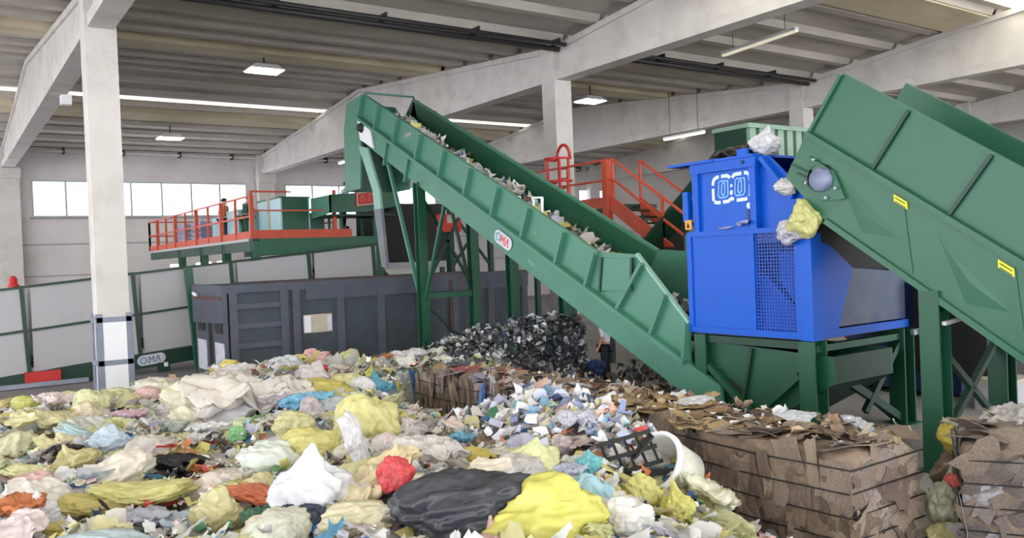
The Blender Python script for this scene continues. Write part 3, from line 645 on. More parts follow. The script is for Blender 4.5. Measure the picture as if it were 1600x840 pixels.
bar('bottom_beam', (xs_[0], 26.0, gz(xs_[0])-.13), (6.3, 26.0, gz(6.3)-.2), .16, .42, 'green_dark', gc)
prism('back_sheet', [(xs_[0], gz(xs_[0])), (xs_[-1], gz(xs_[-1])), (xs_[-1], gz(xs_[-1])+2.3), (xs_[0], gz(xs_[0])+2.3)], 'y', 27.7, 27.74, 'grey_panel', gc)
prism('belt', [(xs_[0], gz(xs_[0])+.25), (xs_[-1], gz(xs_[-1])+.25), (xs_[-1], gz(xs_[-1])+.33), (xs_[0], gz(xs_[0])+.33)], 'y', 26.1, 27.7, 'rubber', gc)
prism('foot', [(2.85, 0), (4.0, 0), (3.6, .45), (3.0, .45)], 'y', 25.9, 26.3, 'green_dark', gc); prism('foot', [(8, 0), (9, 0), (8.7, .9), (8.2, .9)], 'y', 25.9, 26.3, 'green_dark', gc)
box('drive_box', (1.9, 25.75, .12), (2.75, 26.0, .4), 'red', gc); box('motor', (3.8, 25.7, .3), (4.3, 26.0, .62), 'red', gc)
bar('skid_rail', (-3, 25.6, .08), (3.4, 25.6, .08), .12, .12, 'steel', gc)
oval_plate(gc, (5.1, 25.86, gz(5.1)-.16), (1, 0, .087), (0, 0, 1), (0, -1, 0), .78, .3, False)
box('winch', (5.25, 25.8, .05), (5.6, 25.95, .32), 'green_dark', gc); box('valve', (5.42, 25.72, .2), (5.52, 25.8, .32), 'white', gc)
bar('end_post', (6.35, 25.55, 0), (6.15, 25.55, 3.05), .22, .18, 'green_deep', gc)
be = tag(mesh_obj('beacon', *lathe([(0, 0), (.14, 0), (.14, .06), (.1, .08), (.1, .22), (.06, .28), (0, .3)], 12, (1.75, 26.0, gz(1.75)+2.41)), 'red', None, True), 'small red beacon on top of the pale panelled conveyor', 'beacon')
lamp_w = [(-2.5, 29.5), (0.5, 29.5)]

# ================================================================== SORTING PLATFORM
PXL, PXR, PY0, PY1, PZ_ = 8.55, 13.05, 27.0, 42.5, 3.93
sp = thing('sorting_platform', 'raised green sorting platform with orange guard rails behind the container', 'platform', (11.5, 34, 0))
box('deck', (PXL, PY0, PZ_-.08), (PXR, PY1, PZ_), 'green_dark', sp)
for (a, b) in (((PXL+.06, PY0), (PXL+.06, PY1)), ((PXR, PY0), (PXR, PY1))): bar('girder', (a[0], a[1], PZ_-.25), (b[0], b[1], PZ_-.25), .1, .34, 'green_dark', sp)
box('edge_strip', (PXL-.03, PY0+.3, PZ_-.09), (PXL+.02, PY1, PZ_+.0), 'grey_panel', sp)
box('front_girder', (PXL+.2, PY0-.06, PZ_-.55), (13.1, PY0+.04, PZ_-.02), 'green_deep', sp)
legs = [(PXL+.12, PY0+.1), (12.35, PY0+.1)] + [(PXL+.12, y) for y in (30.4, 33.4, 36.9)] + [(PXR, y) for y in (27.1, 31.5, 36.0, 41.0)]
for (X, Y) in legs:
    mb = MB(); mb.box((X-.13, Y-.13, 0), (X+.13, Y-.10, PZ_-.1)); mb.box((X-.13, Y+.10, 0), (X+.13, Y+.13, PZ_-.1)); mb.box((X-.02, Y-.1, 0), (X+.02, Y+.1, PZ_-.1)); mb.build('leg', 'green_deep', sp)
for (a, b) in (((10.2, 27.1, PZ_-.5), (10.2, 27.1, 2.4)), ((10.2, 27.1, 3.2), (10.9, 27.1, 2.5)), ((12.3, 27.1, 2.6), (11.6, 27.1, 3.3)), ((12.4, 27.1, 3.3), (13.4, 27.1, 2.5))): bar('brace', a, b, .09, .09, 'green_dark', sp)
def railing(parent, a, b, z, h, n, m='rust_rail', toe=True, thick=None):
    a, b = Vector(a), Vector(b)
    for k in range(n+1):
        p = a.lerp(b, k/n); r = .04 if not thick or k % 2 else .065
        box('post', (p.x-r, p.y-r, z), (p.x+r, p.y+r, z+h), m, parent)
    for hh in (h, h*.52): bar('rail', (a.x, a.y, z+hh), (b.x, b.y, z+hh), .06, .06, m, parent)
    if toe: bar('toe_board', (a.x, a.y, z+.12), (b.x, b.y, z+.12), .03, .24, m, parent)
railing(sp, (PXL, PY0), (PXL, PY1), PZ_, 1.38, 9, thick=True)
railing(sp, (PXL, PY1), (PXR, PY1), PZ_, 1.38, 4)
railing(sp, (PXR, PY0+4), (PXR, PY1), PZ_, 1.38, 7)
for x in (PXL, 11.42): box('post', (x-.05, PY0-.05, PZ_), (x+.05, PY0+.05, PZ_+(1.52 if x < 9 else 1.6)), 'rust_rail', sp)
bar('rail', (PXL, PY0, PZ_+.9), (12.1, PY0, PZ_+.9), .05, .05, 'rust_rail', sp)
box('toe_board', (PXL, PY0-.07, PZ_-.02), (12.0, PY0-.04, PZ_+.26), 'rust_rail', sp)
bar('rail', (PXL, PY0, PZ_+1.52), (PXL+1.35, PY0, PZ_+1.52), .06, .06, 'rust_rail', sp); box('post', (PXL+.55, PY0, PZ_), (PXL+.62, PY0+.07, PZ_+1.5), 'beige', sp)
for y in (38.2, 33.6, 30.6):
    tube('under_tube_light', [(PXL+.4, y, 3.2), (PXL+.4, y+2.0, 3.2)], .06, 'tube_lit', sp)
# sorting line on the deck
sl = thing('sorting_belt', 'long sorting belt in a pale green trough on the platform', 'conveyor', (11.2, 35, PZ_))
box('trough', (10.5, 29.6, PZ_+.35), (12.1, 42.0, PZ_+.95), 'green', sl); box('belt', (10.6, 29.6, PZ_+.95), (12.0, 42.0, PZ_+.99), 'rubber', sl)
for y in (30, 33, 36, 39, 41.6):
    for x in (10.6, 11.95): box('leg', (x, y, PZ_), (x+.1, y+.1, PZ_+.4), 'green_dark', sl)
def chute_box(name, x0, x1, y0, y1, z0, z1, label, mside='cyan_pale', mfront='green_deep', group='sorting boxes on the platform'):
    t = thing(name, label, 'box', ((x0+x1)/2, (y0+y1)/2, z0), group)
    box('side_sheet', (x0, y0, z0), (x0+.05, y1, z1), mside, t); box('side_sheet', (x1-.05, y0, z0), (x1, y1, z1), mside, t)
    box('front_sheet', (x0+.05, y0, z0), (x1-.05, y0+.05, z1), mfront, t); box('back_sheet', (x0+.05, y1-.05, z0), (x1-.05, y1, z1), mfront, t)
    mb = MB(); 
    for (lo, hi) in (((x0-.03, y0-.03, z1), (x1+.03, y0+.06, z1+.05)), ((x0-.03, y1-.06, z1), (x1+.03, y1+.03, z1+.05)), ((x0-.03, y0, z1), (x0+.06, y1, z1+.05)), ((x1-.06, y0, z1), (x1+.03, y1, z1+.05))): mb.box(lo, hi)
    mb.build('rim', mfront, t)
chute_box('sorting_box', 9.95, 11.0, 28.2, 30.6, PZ_, 5.35, 'large sorting box with pale cyan side and dark green front')
chute_box('sorting_box', 9.35, 10.3, 31.1, 32.6, PZ_, 5.1, 'pale cyan sorting box behind the large one', 'cyan_pale', 'cyan_pale')
chute_box('sorting_box', 9.3, 10.2, 33.2, 34.4, PZ_, 4.95, 'narrow pale cyan sorting box further along the platform', 'cyan_pale', 'cyan_pale')
for (y, l) in ((36.6, 'nearer'), (39.0, 'further')):
    t = thing('slatted_crate', 'grey-violet slatted crate on the platform, the %s of two' % l, 'crate', (9.6, y, PZ_), 'slatted crates on the platform')
    for k in range(5): box('slat', (9.2, y-.8, PZ_+.1+.2*k), (9.25, y+.8, PZ_+.24+.2*k), 'crate', t)
    for k in range(5): box('slat', (9.25, y-.8, PZ_+.1+.2*k), (10.1, y-.75, PZ_+.24+.2*k), 'crate', t)
    for (x, yy) in ((9.25, y-.75), (10.05, y-.75), (9.25, y+.7), (10.05, y+.7)): box('corner_post', (x, yy, PZ_), (x+.06, yy+.06, PZ_+1.1), 'crate', t)
# receiving hopper with the red sign, under the conveyor head
rh = thing('receiving_hopper', 'green receiving hopper under the conveyor head with a red sign', 'hopper', (12, 26.2, PZ_))
HX0, HX1, HYF = 11.6, 13.7, 25.6
prism('front_sheet', [(11.05, 5.33), (13.6, 5.5), (13.6, 4.95), (12.4, 4.75), (11.05, 4.72)], 'y', HYF+.9, HYF+.95, 'green_deep', rh)
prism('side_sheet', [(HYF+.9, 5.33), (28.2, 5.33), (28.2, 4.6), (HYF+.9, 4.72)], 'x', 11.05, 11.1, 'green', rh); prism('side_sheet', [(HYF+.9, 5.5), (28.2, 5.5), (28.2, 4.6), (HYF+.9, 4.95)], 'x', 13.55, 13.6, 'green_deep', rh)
box('floor_sheet', (11.1, HYF+.95, 4.62), (13.55, 28.2, 4.68), 'green_dark', rh)
for (x, y) in ((11.65, 27.05), (12.9, 27.05), (11.65, 28.1), (12.9, 28.1)): box('leg', (x, y, PZ_), (x+.08, y+.08, 4.75), 'green_deep', rh)
o = prism('red_sign', [(12.0, 4.93), (12.75, 5.0), (12.75, 5.5), (12.0, 5.42)], 'y', HYF+.84, HYF+.9, 'red', rh); o['label'] = 'red sign with pale border'
ribbon('sign_border', [(12.03, HYF+.84, 4.96), (12.72, HYF+.84, 5.03), (12.72, HYF+.84, 5.46), (12.03, HYF+.84, 5.38)], .04, (0, -1, 0), .008, 'beige', o, True)
ribbon('sign_stroke', [(12.18, HYF+.84, 5.08), (12.18, HYF+.84, 5.32), (12.32, HYF+.84, 5.2), (12.32, HYF+.84, 5.08)], .045, (0, -1, 0), .008, 'red_pale', o); ribbon('sign_stroke', [(12.48, HYF+.84, 5.1), (12.48, HYF+.84, 5.36), (12.62, HYF+.84, 5.36)], .045, (0, -1, 0), .008, 'red_pale', o)
for x in (12.05, 12.4): bar('fin', (x, HYF+.95, 5.4), (x+.1, HYF+1.4, 5.75), .1, .05, 'green_dark', rh)
dc = thing('dark_bunker', 'black box machine below the conveyor behind the container', 'machine', (14.3, 28, 2.6))
box('casing', (13.2, 27.3, 2.95), (16.0, 29.2, 5.1), 'black', dc); box('lower_lip', (13.2, 27.2, 2.72), (16.0, 27.3, 2.95), 'grey_panel', dc)
for x in (13.3, 15.8): box('leg', (x, 27.4, 0), (x+.15, 27.55, 2.95), 'green_dark', dc)
rb_ = thing('red_junction_box', 'red control box with pale front in the shade under the incline conveyor', 'box', (15.2, 24, 3.8))
mb = MB()
c0 = at_y(703, 355, 24.5)
box('case', c0+Vector((-.35, 0, -.15)), c0+Vector((.45, .3, .45)), 'red', rb_); box('front_plate', c0+Vector((-.1, -.02, .15)), c0+Vector((.3, 0, .42)), 'beige', rb_)
bar('post', (c0.x, c0.y+.2, 0), (c0.x, c0.y+.2, c0.z), .1, .1, 'green_dark', rb_)
# far conveyor frame legs crossing in the dark behind the incline conveyor
xf = thing('braced_trestle', 'dark green braced trestle behind the incline conveyor', 'trestle', (16, 24.6, 0))
for x in (14.6, 16.2): bar('leg', (x, 24.6, 0), (x, 24.6, 4.8), .16, .16, 'green_dark', xf)
for z in (.6, 2.7): bar('brace', (14.6, 24.6, z), (16.2, 24.6, z+2), .08, .08, 'green_dark', xf); bar('brace', (16.2, 24.6, z), (14.6, 24.6, z+2), .08, .08, 'green_dark', xf)
bar('head_beam', (14.3, 24.6, 4.8), (16.5, 24.6, 4.8), .2, .2, 'green_dark', xf)

# ================================================================== ORANGE STAIR, LANDING AND CAGED LADDER
sx0, sx1, LZ = 15.0, 16.0, 4.3
so = thing('access_stair', 'orange steel stair and landing with hand rails behind the conveyor', 'stair', (15.5, 15, 0))
def sz(Y): return LZ + .645*(Y-16.7)
for x in (sx0, sx1):
    bar('stringer', (x, 10.1, sz(10.1)+.02), (x, 16.75, LZ), .06, .36, 'rust_rail', so)
    for k, Y in enumerate((16.7, 14.9, 13.1, 11.3)): bar('post', (x, Y, sz(Y)+.1), (x, Y, sz(Y)+1.2), .06, .06, 'rust_rail', so)
    for hh in (1.2, .66): bar('hand_rail', (x, 10.3, sz(10.3)+hh), (x, 16.7, LZ+hh), .055, .055, 'rust_rail', so)
for k in range(22):
    z = LZ - .19*(k+1); Y = 16.7 - .19*(k+1)/.645
    if z > .05: box('tread', (sx0, Y-.13, z-.02), (sx1, Y+.13, z+.02), 'green_dark', so)
box('landing', (sx0, 16.7, LZ-.12), (sx1+.6, 20.6, LZ), 'green_dark', so)
for (x, yA, yB) in ((sx0, 16.7, 20.6),):
    for hh in (1.2, .66): bar('hand_rail', (x, yA, LZ+hh), (x, yB, LZ+hh), .055, .055, 'rust_rail', so)
    for Y in (17.0, 18.6, 20.2): bar('post', (x, Y, LZ), (x, Y, LZ+1.2), .06, .06, 'rust_rail', so)
bar('toe_board', (sx0, 16.7, LZ+.06), (sx0, 20.6, LZ+.06), .03, .3, 'rust_rail', so)
box('corner_post', (sx0-.09, 16.85, LZ-.6), (sx0+.09, 17.05, LZ+1.22), 'rust_rail', so)
for (x, Y) in ((sx0+.1, 17.1), (sx1+.5, 17.1), (sx0+.1, 20.4), (sx1+.5, 20.4)): bar('leg', (x, Y, 0), (x, Y, LZ-.1), .14, .14, 'green_dark', so)
cl = thing('caged_ladder', 'orange caged ladder rising beside the middle column', 'ladder', (15.2, 18.8, LZ))
for dy in (-.22, .22): bar('side_rail', (15.1, 18.9+dy, 3.6), (15.1, 18.9+dy, 5.75), .05, .07, 'rust_rail', cl)
for z in np.arange(3.8, 5.7, .28): bar('rung', (15.1, 18.68, z), (15.1, 19.12, z), .035, .035, 'red', cl)
for z in (4.5, 5.1, 5.75):
    tube('hoop', [(15.1-.0+.62*math.sin(a)*-1, 18.9+.36*math.cos(a), z) for a in np.linspace(0, math.pi, 11)], .035, 'red', cl, 6)
tube('hoop', [(15.1, 18.9+.3*math.cos(a), 5.75+.42*math.sin(a)) for a in np.linspace(0, math.pi, 11)], .045, 'red', cl, 6)
for a in (.6, 1.57, 2.5): bar('cage_strap', (15.1-.62*math.sin(a), 18.9+.36*math.cos(a), 4.5), (15.1-.62*math.sin(a), 18.9+.36*math.cos(a), 5.75), .05, .03, 'red', cl)

# ================================================================== FAR GREEN HOPPER AND CROSS CONVEYOR (right background)
gh = thing('corrugated_hopper', 'tall pale green corrugated steel hopper behind the blue machine', 'hopper', (21, 15.6, 0))
Yh = 15.0
a = at_y(1166, 250, Yh); b = at_y(1275, 250, Yh); top = at_y(1200, 196, Yh).z
box('shell', (a.x, Yh, 3.6), (b.x+.6, Yh+1.1, top-.1), 'green_dark', gh)
n = 9
mat('green_pale_dim', (128, 156, 138), .5)
for k in range(n):
    x = a.x+.05+(b.x+.5-a.x)*k/n; box('corrugation', (x, Yh-.12, 3.6), (x+(b.x+.5-a.x)/n*.62, Yh, top-.1), 'green_pale_dim', gh)
box('rim', (a.x-.05, Yh-.16, top-.12), (b.x+.65, Yh+1.15, top), 'green_pale_dim', gh)
for x in (a.x+.2, b.x+.2):
    for y in (Yh+.2, Yh+.8): box('leg', (x, y, 0), (x+.2, y+.2, 3.6), 'green_dark', gh)
cc_ = thing('cross_conveyor', 'dark green conveyor rising to the corrugated hopper behind the stair', 'conveyor', (17.5, 14.2, 0))
p1 = at_y(1022, 357, 14.9); p2 = at_y(1110, 250, 14.9)
sl_ = (p2.z-p1.z)/(p2.x-p1.x)
xa, xb = p1.x-.35, p2.x+.3
def cz(x): return p1.z + sl_*(x-p1.x)
for Y in (13.6, 14.9):
    prism('side_wall', [(xa, cz(xa)), (xb, cz(xb)), (xb, cz(xb)-1.5), (xa, cz(xa)-1.5)], 'y', Y-.03, Y+.03, 'green_dark', cc_); bar('top_rail', (xa, Y, cz(xa)), (xb, Y, cz(xb)), .08, .08, 'green_dark', cc_)
prism('belt', [(xa, cz(xa)-.7), (xb, cz(xb)-.7), (xb, cz(xb)-.8), (xa, cz(xa)-.8)], 'y', 13.63, 14.87, 'rubber', cc_)
for x in (xa+.4, xb-.8):
    for Y in (13.6, 14.9): bar('leg', (x, Y, 0), (x, Y, max(.2, cz(x)-1.4)), .14, .14, 'green_dark', cc_)
# blue skip and boxes in the right background
sk = thing('blue_skip', 'dark blue steel skip standing behind the right conveyor legs', 'skip', (19, 9, 0))
g0 = at_z(1500, 625, 0); 
X0, Y0 = g0.x, g0.y
box('side', (X0, Y0-.06, .15), (X0+5, Y0, 2.2), 'blue_dark', sk); box('side', (X0, Y0+2.2, .15), (X0+5, Y0+2.26, 2.2), 'blue_dark', sk); box('end', (X0-.06, Y0-.06, .15), (X0, Y0+2.26, 2.2), 'blue_dark', sk); box('end', (X0+5, Y0-.06, .15), (X0+5.06, Y0+2.26, 2.2), 'blue_dark', sk); box('bottom', (X0, Y0, .1), (X0+5, Y0+2.2, .2), 'blue_dark', sk)
for k in range(6): box('rib', (X0+.3+.85*k, Y0-.14, .15), (X0+.42+.85*k, Y0-.06, 2.2), 'blue_dark', sk)
box('rim', (X0-.1, Y0-.14, 2.12), (X0+5.1, Y0-.04, 2.25), 'blue_dark', sk); box('notice', (X0+.55, Y0-.16, 1.75), (X0+.95, Y0-.145, 2.05), 'white_worn', sk)
for x in (X0+.3, X0+4.4): box('skid', (x, Y0, 0), (x+.15, Y0+2.2, .1), 'black', sk)
g1 = at_z(1512, 632, 0)
pb = thing('parts_box', 'pale grey box on the floor in front of the blue skip', 'box', (g1.x, g1.y, 0))
box('body', (g1.x-.35, g1.y-.9, 0), (g1.x+.45, g1.y-.3, .5), 'grey_panel', pb); box('lid', (g1.x-.38, g1.y-.93, .5), (g1.x+.48, g1.y-.27, .56), 'beige', pb)
dm = thing('dark_power_unit', 'black power unit on the floor beyond the blue machine', 'machine', (15.5, 8, 0))
q = at_z(1440, 545, .9)
box('cabinet', (15.2, 7.1, .5), (16.6, 8.6, 2.6), 'black', dm); box('door', (15.18, 7.2, .6), (15.2, 8.4, 2.4), 'rubber', dm)
for x in (15.3, 16.4):
    for y in (7.2, 8.4): box('leg', (x, y, 0), (x+.1, y+.1, .5), 'black', dm)

# ================================================================== WASTE HEAP
def S(t): t = np.clip(t, 0, 1); return t*t*(3-2*t)
def heap(x, y):
    x = np.asarray(x, float); y = np.asarray(y, float)
    back = S((18.4-y)/3.4)
    xr = 6.5 + S((y-12.6)/1.6)*3.6
    side = S((xr+.15-x)/.8)
    base = .80 + .14*S((x-2.6)/1.2)
    base = base*(1-(1-S((y-4.2)/2.3))*.75*S((x-4.0)/1.8))
    h = base*back*side*(1-.36*S((x-4.9)/1.1)*S((y-8.5)/1.0)*S((13.4-y)/1.0))
    h = h + .26*np.exp(-((x-4.6)/1.9)**2-((y-13.4)/1.7)**2)
    h = h + .36*np.exp(-((x-6.1)/.75)**2-((y-7.5)/1.0)**2)
    h = h + .16*np.exp(-((x-3.0)/1.2)**2-((y-5.9)/1.0)**2)
    m = 1.30*np.exp(-((x-10.2)/2.2)**2-((y-15.8)/1.25)**2)
    h = np.maximum(h, m*S((x-6)/2))
    w_ = .06*np.sin(x*2.1+1.3*np.sin(y*1.3))*np.cos(y*1.9+.7)+.05*np.sin(x*4.3+y*3.1)+.04*np.cos(x*5.7-y*4.9)
    return np.maximum(h + w_*S(h*3), -.05)
gx = np.arange(-4.5, 13.3, .11); gy = np.arange(1.5, 19.0, .11)
GX, GY = np.meshgrid(gx, gy, indexing='ij'); GZ = heap(GX, GY) + .05*rng.random(GX.shape)*(heap(GX, GY) > .02)
nx, ny = GX.shape
vv = np.stack([GX, GY, GZ], -1).reshape(-1, 3)
ff = []
for i in range(nx-1):
    for j in range(ny-1):
        q = (i*ny+j, (i+1)*ny+j, (i+1)*ny+j+1, i*ny+j+1)
        if max(GZ[i, j], GZ[i+1, j], GZ[i+1, j+1], GZ[i, j+1]) > .03: ff.append(q)
def palette_attr(me, cols):
    a = me.color_attributes.new('Col', 'FLOAT_COLOR', 'CORNER')
    a.data.foreach_set('color', np.ascontiguousarray(cols, dtype=np.float32).ravel())
def LC(*cs): return np.array([lin(c) for c in cs])
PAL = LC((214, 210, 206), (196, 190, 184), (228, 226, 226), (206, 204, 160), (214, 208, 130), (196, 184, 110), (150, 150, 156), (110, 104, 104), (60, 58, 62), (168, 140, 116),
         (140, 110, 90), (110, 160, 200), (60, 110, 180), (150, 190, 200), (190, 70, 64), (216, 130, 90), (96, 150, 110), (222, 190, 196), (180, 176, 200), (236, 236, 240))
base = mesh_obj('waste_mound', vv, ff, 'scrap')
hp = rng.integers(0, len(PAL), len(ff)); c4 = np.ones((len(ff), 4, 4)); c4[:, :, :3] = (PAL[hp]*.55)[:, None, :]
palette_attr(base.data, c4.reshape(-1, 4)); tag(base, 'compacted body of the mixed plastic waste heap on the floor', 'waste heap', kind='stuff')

def scraps(name, P, Nrm, size, cols, m='scrap', parent=None, bend=.5, aspect=(.4, 1.0), flat=.5):
    """many small bent pieces of film and card joined as one mesh"""
    n = len(P); P = np.asarray(P, float); Nrm = np.asarray(Nrm, float)
    nn = Nrm + flat*rng.normal(size=(n, 3)); nn /= np.linalg.norm(nn, axis=1, keepdims=True)
    t = rng.normal(size=(n, 3)); t -= (t*nn).sum(1, keepdims=True)*nn; t /= np.linalg.norm(t, axis=1, keepdims=True); b = np.cross(nn, t)
    sz_ = size[0]+(size[1]-size[0])*rng.random(n)**1.8; asp = aspect[0]+(aspect[1]-aspect[0])*rng.random(n)
    k1 = bend*rng.normal(size=n); k2 = bend*rng.normal(size=n)
    V = np.zeros((n, 9, 3)); i = 0
    for a in (-1, 0, 1):
        for c in (-1, 0, 1):
            cr_ = .8 if a and c else 1.0; ja = a*cr_+.16*rng.normal(size=n); jc = c*cr_+.16*rng.normal(size=n)
            hgt = (k1*a*a+k2*c*c+.18*rng.normal(size=n))*.5
            V[:, i] = P + t*(ja*sz_)[:, None]*.5 + b*(jc*sz_*asp)[:, None]*.5 + nn*(hgt*sz_)[:, None]; i += 1
    F = np.array([(0, 1, 4, 3), (1, 2, 5, 4), (3, 4, 7, 6), (4, 5, 8, 7)])
    faces = (F[None]+9*np.arange(n)[:, None, None]).reshape(-1, 4)
    o = mesh_obj(name, V.reshape(-1, 3), faces.tolist(), m, parent, True)
    c = np.ones((n, 16, 4)); c[:, :, :3] = (cols*(.8+.3*rng.random((n, 1))))[:, None, :]
    palette_attr(o.data, c.reshape(-1, 4)); return o
def pick(pal, n, wts=None):
    wts = np.ones(len(pal)) if wts is None else np.array(wts, float); return pal[rng.choice(len(pal), n, p=wts/wts.sum())]
WT = [12, 8, 14, 8, 6, 3, 4, 2, 2, 2, 1.5, 1.6, .8, 2.5, .8, 1, 1, 2.5, 4, 12]
# loose scraps over the heap
n = 11000
xy = np.stack([rng.uniform(-1, 9.5, n*2), rng.uniform(3.2, 18.3, n*2)], -1); hz = heap(xy[:, 0], xy[:, 1])
ok = (hz > .06) & (xy[:, 0] > .03*xy[:, 1]-.6); xy = xy[ok][:n]; hz = hz[ok][:n]
P = np.column_stack([xy, hz+.02+.12*rng.random(len(xy))**2])
tag(scraps('loose_scraps', P, np.tile((0, 0, 1.0), (len(P), 1)), (.05, .17), pick(PAL, len(P), WT), bend=.45, flat=.35), 'loose small scraps of film, paper and card over the heap', 'scraps', kind='stuff')
# torn sheets of thin film lying crumpled over everything
def shreds(name, P, size, cols, m='film_scrap'):
    n = len(P); g = 7; u, v = np.meshgrid(np.linspace(-1, 1, g), np.linspace(-1, 1, g), indexing='ij'); u = u.ravel(); v = v.ravel(); e = (np.abs(u) == 1) | (np.abs(v) == 1)
    a = rng.uniform(0, 6.28, n); sz_ = size[0]+(size[1]-size[0])*rng.random(n)**1.6; asp = rng.uniform(.35, 1.0, n)
    U = u[None]*(1-.25*v[None]**2*rng.random((n, 1)))+.1*rng.normal(size=(n, g*g))*np.where(e, 1.3, .6); W = v[None]*asp[:, None]*(1-.25*u[None]**2*rng.random((n, 1)))+.08*rng.normal(size=(n, g*g))*np.where(e, 1.3, .6)
    hgt = np.zeros((n, g*g))
    for k in range(4):
        f = rng.uniform(1.5, 5.0, (n, 1)); th = rng.uniform(0, 6.28, (n, 1)); ph = rng.uniform(0, 6.28, (n, 1)); hgt += rng.uniform(.06, .22, (n, 1))*(1-2*np.abs(np.sin(f*(u*np.cos(th)+v*np.sin(th))+ph)))
    tx, ty = rng.normal(0, .35, n), rng.normal(0, .35, n)
    X = (U*np.cos(a)[:, None]-W*np.sin(a)[:, None])*sz_[:, None]; Y = (U*np.sin(a)[:, None]+W*np.cos(a)[:, None])*sz_[:, None]
    Z = hgt*sz_[:, None]*.6+X*tx[:, None]+Y*ty[:, None]
    V = np.stack([X+P[:, :1], Y+P[:, 1:2], Z+P[:, 2:3]], -1).reshape(-1, 3)
    F = np.array([(i*g+j, (i+1)*g+j, (i+1)*g+j+1, i*g+j+1) for i in range(g-1) for j in range(g-1)])
    o = mesh_obj(name, V, (F[None]+g*g*np.arange(n)[:, None, None]).reshape(-1, 4).tolist(), m, None, True)
    c = np.ones((n, len(F)*4, 4)); c[:, :, :3] = cols[:, None, :]; palette_attr(o.data, c.reshape(-1, 4)); return o
attr_mat('film_scrap', .35)
nt = MATS['film_scrap'].node_tree; tr = nt.nodes.new('ShaderNodeBsdfTranslucent'); ms = nt.nodes.new('ShaderNodeMixShader'); ms.inputs['Fac'].default_value = .4
nt.links.new(nt.nodes['Attribute'].outputs['Color'], tr.inputs['Color']); nt.links.new(nt.nodes['Principled BSDF'].outputs['BSDF'], ms.inputs[1]); nt.links.new(tr.outputs['BSDF'], ms.inputs[2]); nt.links.new(ms.outputs['Shader'], nt.nodes['Material Output'].inputs['Surface'])
# bluish film tumbling over the bale row
n = 1500
x = rng.normal(6.1, .45, n); y = rng.normal(7.6, .8, n); z = heap(x, y); k = z > .5
P = np.column_stack([x, y, z+.05+.12*rng.random(n)])[k]
WT_ = [w_*.4 for w_ in WT]
BL = LC((214, 216, 232), (190, 194, 220), (150, 160, 196), (236, 236, 244), (120, 130, 160), (60, 70, 110), (130, 170, 200), (210, 170, 150))
tag(scraps('film_tangle', P, np.tile((-.3, -.5, .8), (len(P), 1)), (.07, .22), pick(np.vstack([BL, PAL]), len(P), [9, 7, 5, 9, 2, 1.5, 3, 2]+WT_), bend=.6, flat=.45), 'tangle of bluish white film spilling over the bale row', 'plastic film', kind='stuff')
# flattened litter on the floor behind the left column and under the machines
n = 900
x = np.concatenate([rng.uniform(2.5, 6.5, 450), rng.uniform(9, 14.5, 450)]); y = np.concatenate([rng.uniform(17.8, 21.0, 450), rng.uniform(10, 16, 450)])
tag(scraps('floor_litter', np.column_stack([x, y, .03+.08*rng.random(n)]), np.tile((0, 0, 1.0), (n, 1)), (.08, .25), pick(PAL, n), bend=.4, flat=.25), 'flat litter strewn on the floor round the heap', 'litter', kind='stuff')
n = 700
x = rng.normal(12.2, .9, n); y = rng.normal(12.6, .9, n); hgt = .75*np.exp(-((x-12.4)/1.2)**2-((y-13.2)/1.0)**2)*rng.random(n)
k = (x > 12.3) | (y < 11)
PD = LC((60, 58, 62), (90, 86, 86), (140, 134, 130), (180, 176, 174), (110, 92, 80), (80, 90, 86))
tag(scraps('spillage_pile', np.column_stack([x, y, .03+hgt])[k], np.tile((0, 0, 1.0), (k.sum(), 1)), (.1, .3), pick(PD, k.sum()), bend=.5, flat=.5), 'dark spilled scraps on the floor below the incline conveyor', 'scraps', kind='stuff')

# ---- bag shapes
def ridge(p): return 1-2*abs(noise.noise(p))
def bag_mesh(name, seed, kind):
    bm = bmesh.new(); bmesh.ops.create_icosphere(bm, subdivisions=5, radius=1.0)
    o = Vector((seed*7.3, seed*3.1, seed*1.7))
    for v in bm.verts:
        n_ = v.co.copy()
        if kind == 'blob':
            r = .82 + .34*noise.noise(n_*1.1+o) + .16*ridge(n_*2.1+o) + .075*ridge(n_*3.9+o) + .03*ridge(n_*8+o); p = n_*r; p.z *= .72
        elif kind == 'tied':
            r = .74 + .22*noise.noise(n_*1.2+o) + .15*ridge(n_*2.3+o) + .08*ridge(n_*4.2+o)+.03*ridge(n_*8+o); p = n_*r; t = max(0, (n_.z-.62)/.38)
            p.x *= 1-.72*t; p.y *= 1-.72*t; p.z = p.z*.8+t*t*.42; p.x += .25*t*math.sin(seed*2.0); p.y += .2*t*math.cos(seed*3.0)
        elif kind == 'long':
            r = .72 + .28*noise.noise(n_*1.3+o) + .17*ridge(n_*2.6+o) + .07*ridge(n_*4.6+o)+.025*ridge(n_*9+o); p = n_*r; p.x *= 1.75; p.y *= .62+.2*noise.noise(Vector((n_.x*2, seed, 0))); p.z *= .5; p.z += .18*math.sin(p.x*1.4+seed)
        else:  # film: a flattened, folded sheet
            r = .95 + .45*noise.noise(n_*1.5+o) + .15*ridge(n_*3+o); p = n_*r; q = Vector((n_.x, n_.y, .3*n_.z))
            p.z = .16*n_.z + .30*ridge(q*1.5+o)-.1 + .11*ridge(q*3.4+o) + .04*noise.noise(q*7+o)
        v.co = p
    me = bpy.data.meshes.new(name); bm.to_mesh(me); bm.free()
    me.polygons.foreach_set('use_smooth', [True]*len(me.polygons)); me.materials.append(MATS['film']); return me
KINDS = {'blob': [], 'tied': [], 'long': [], 'film': []}
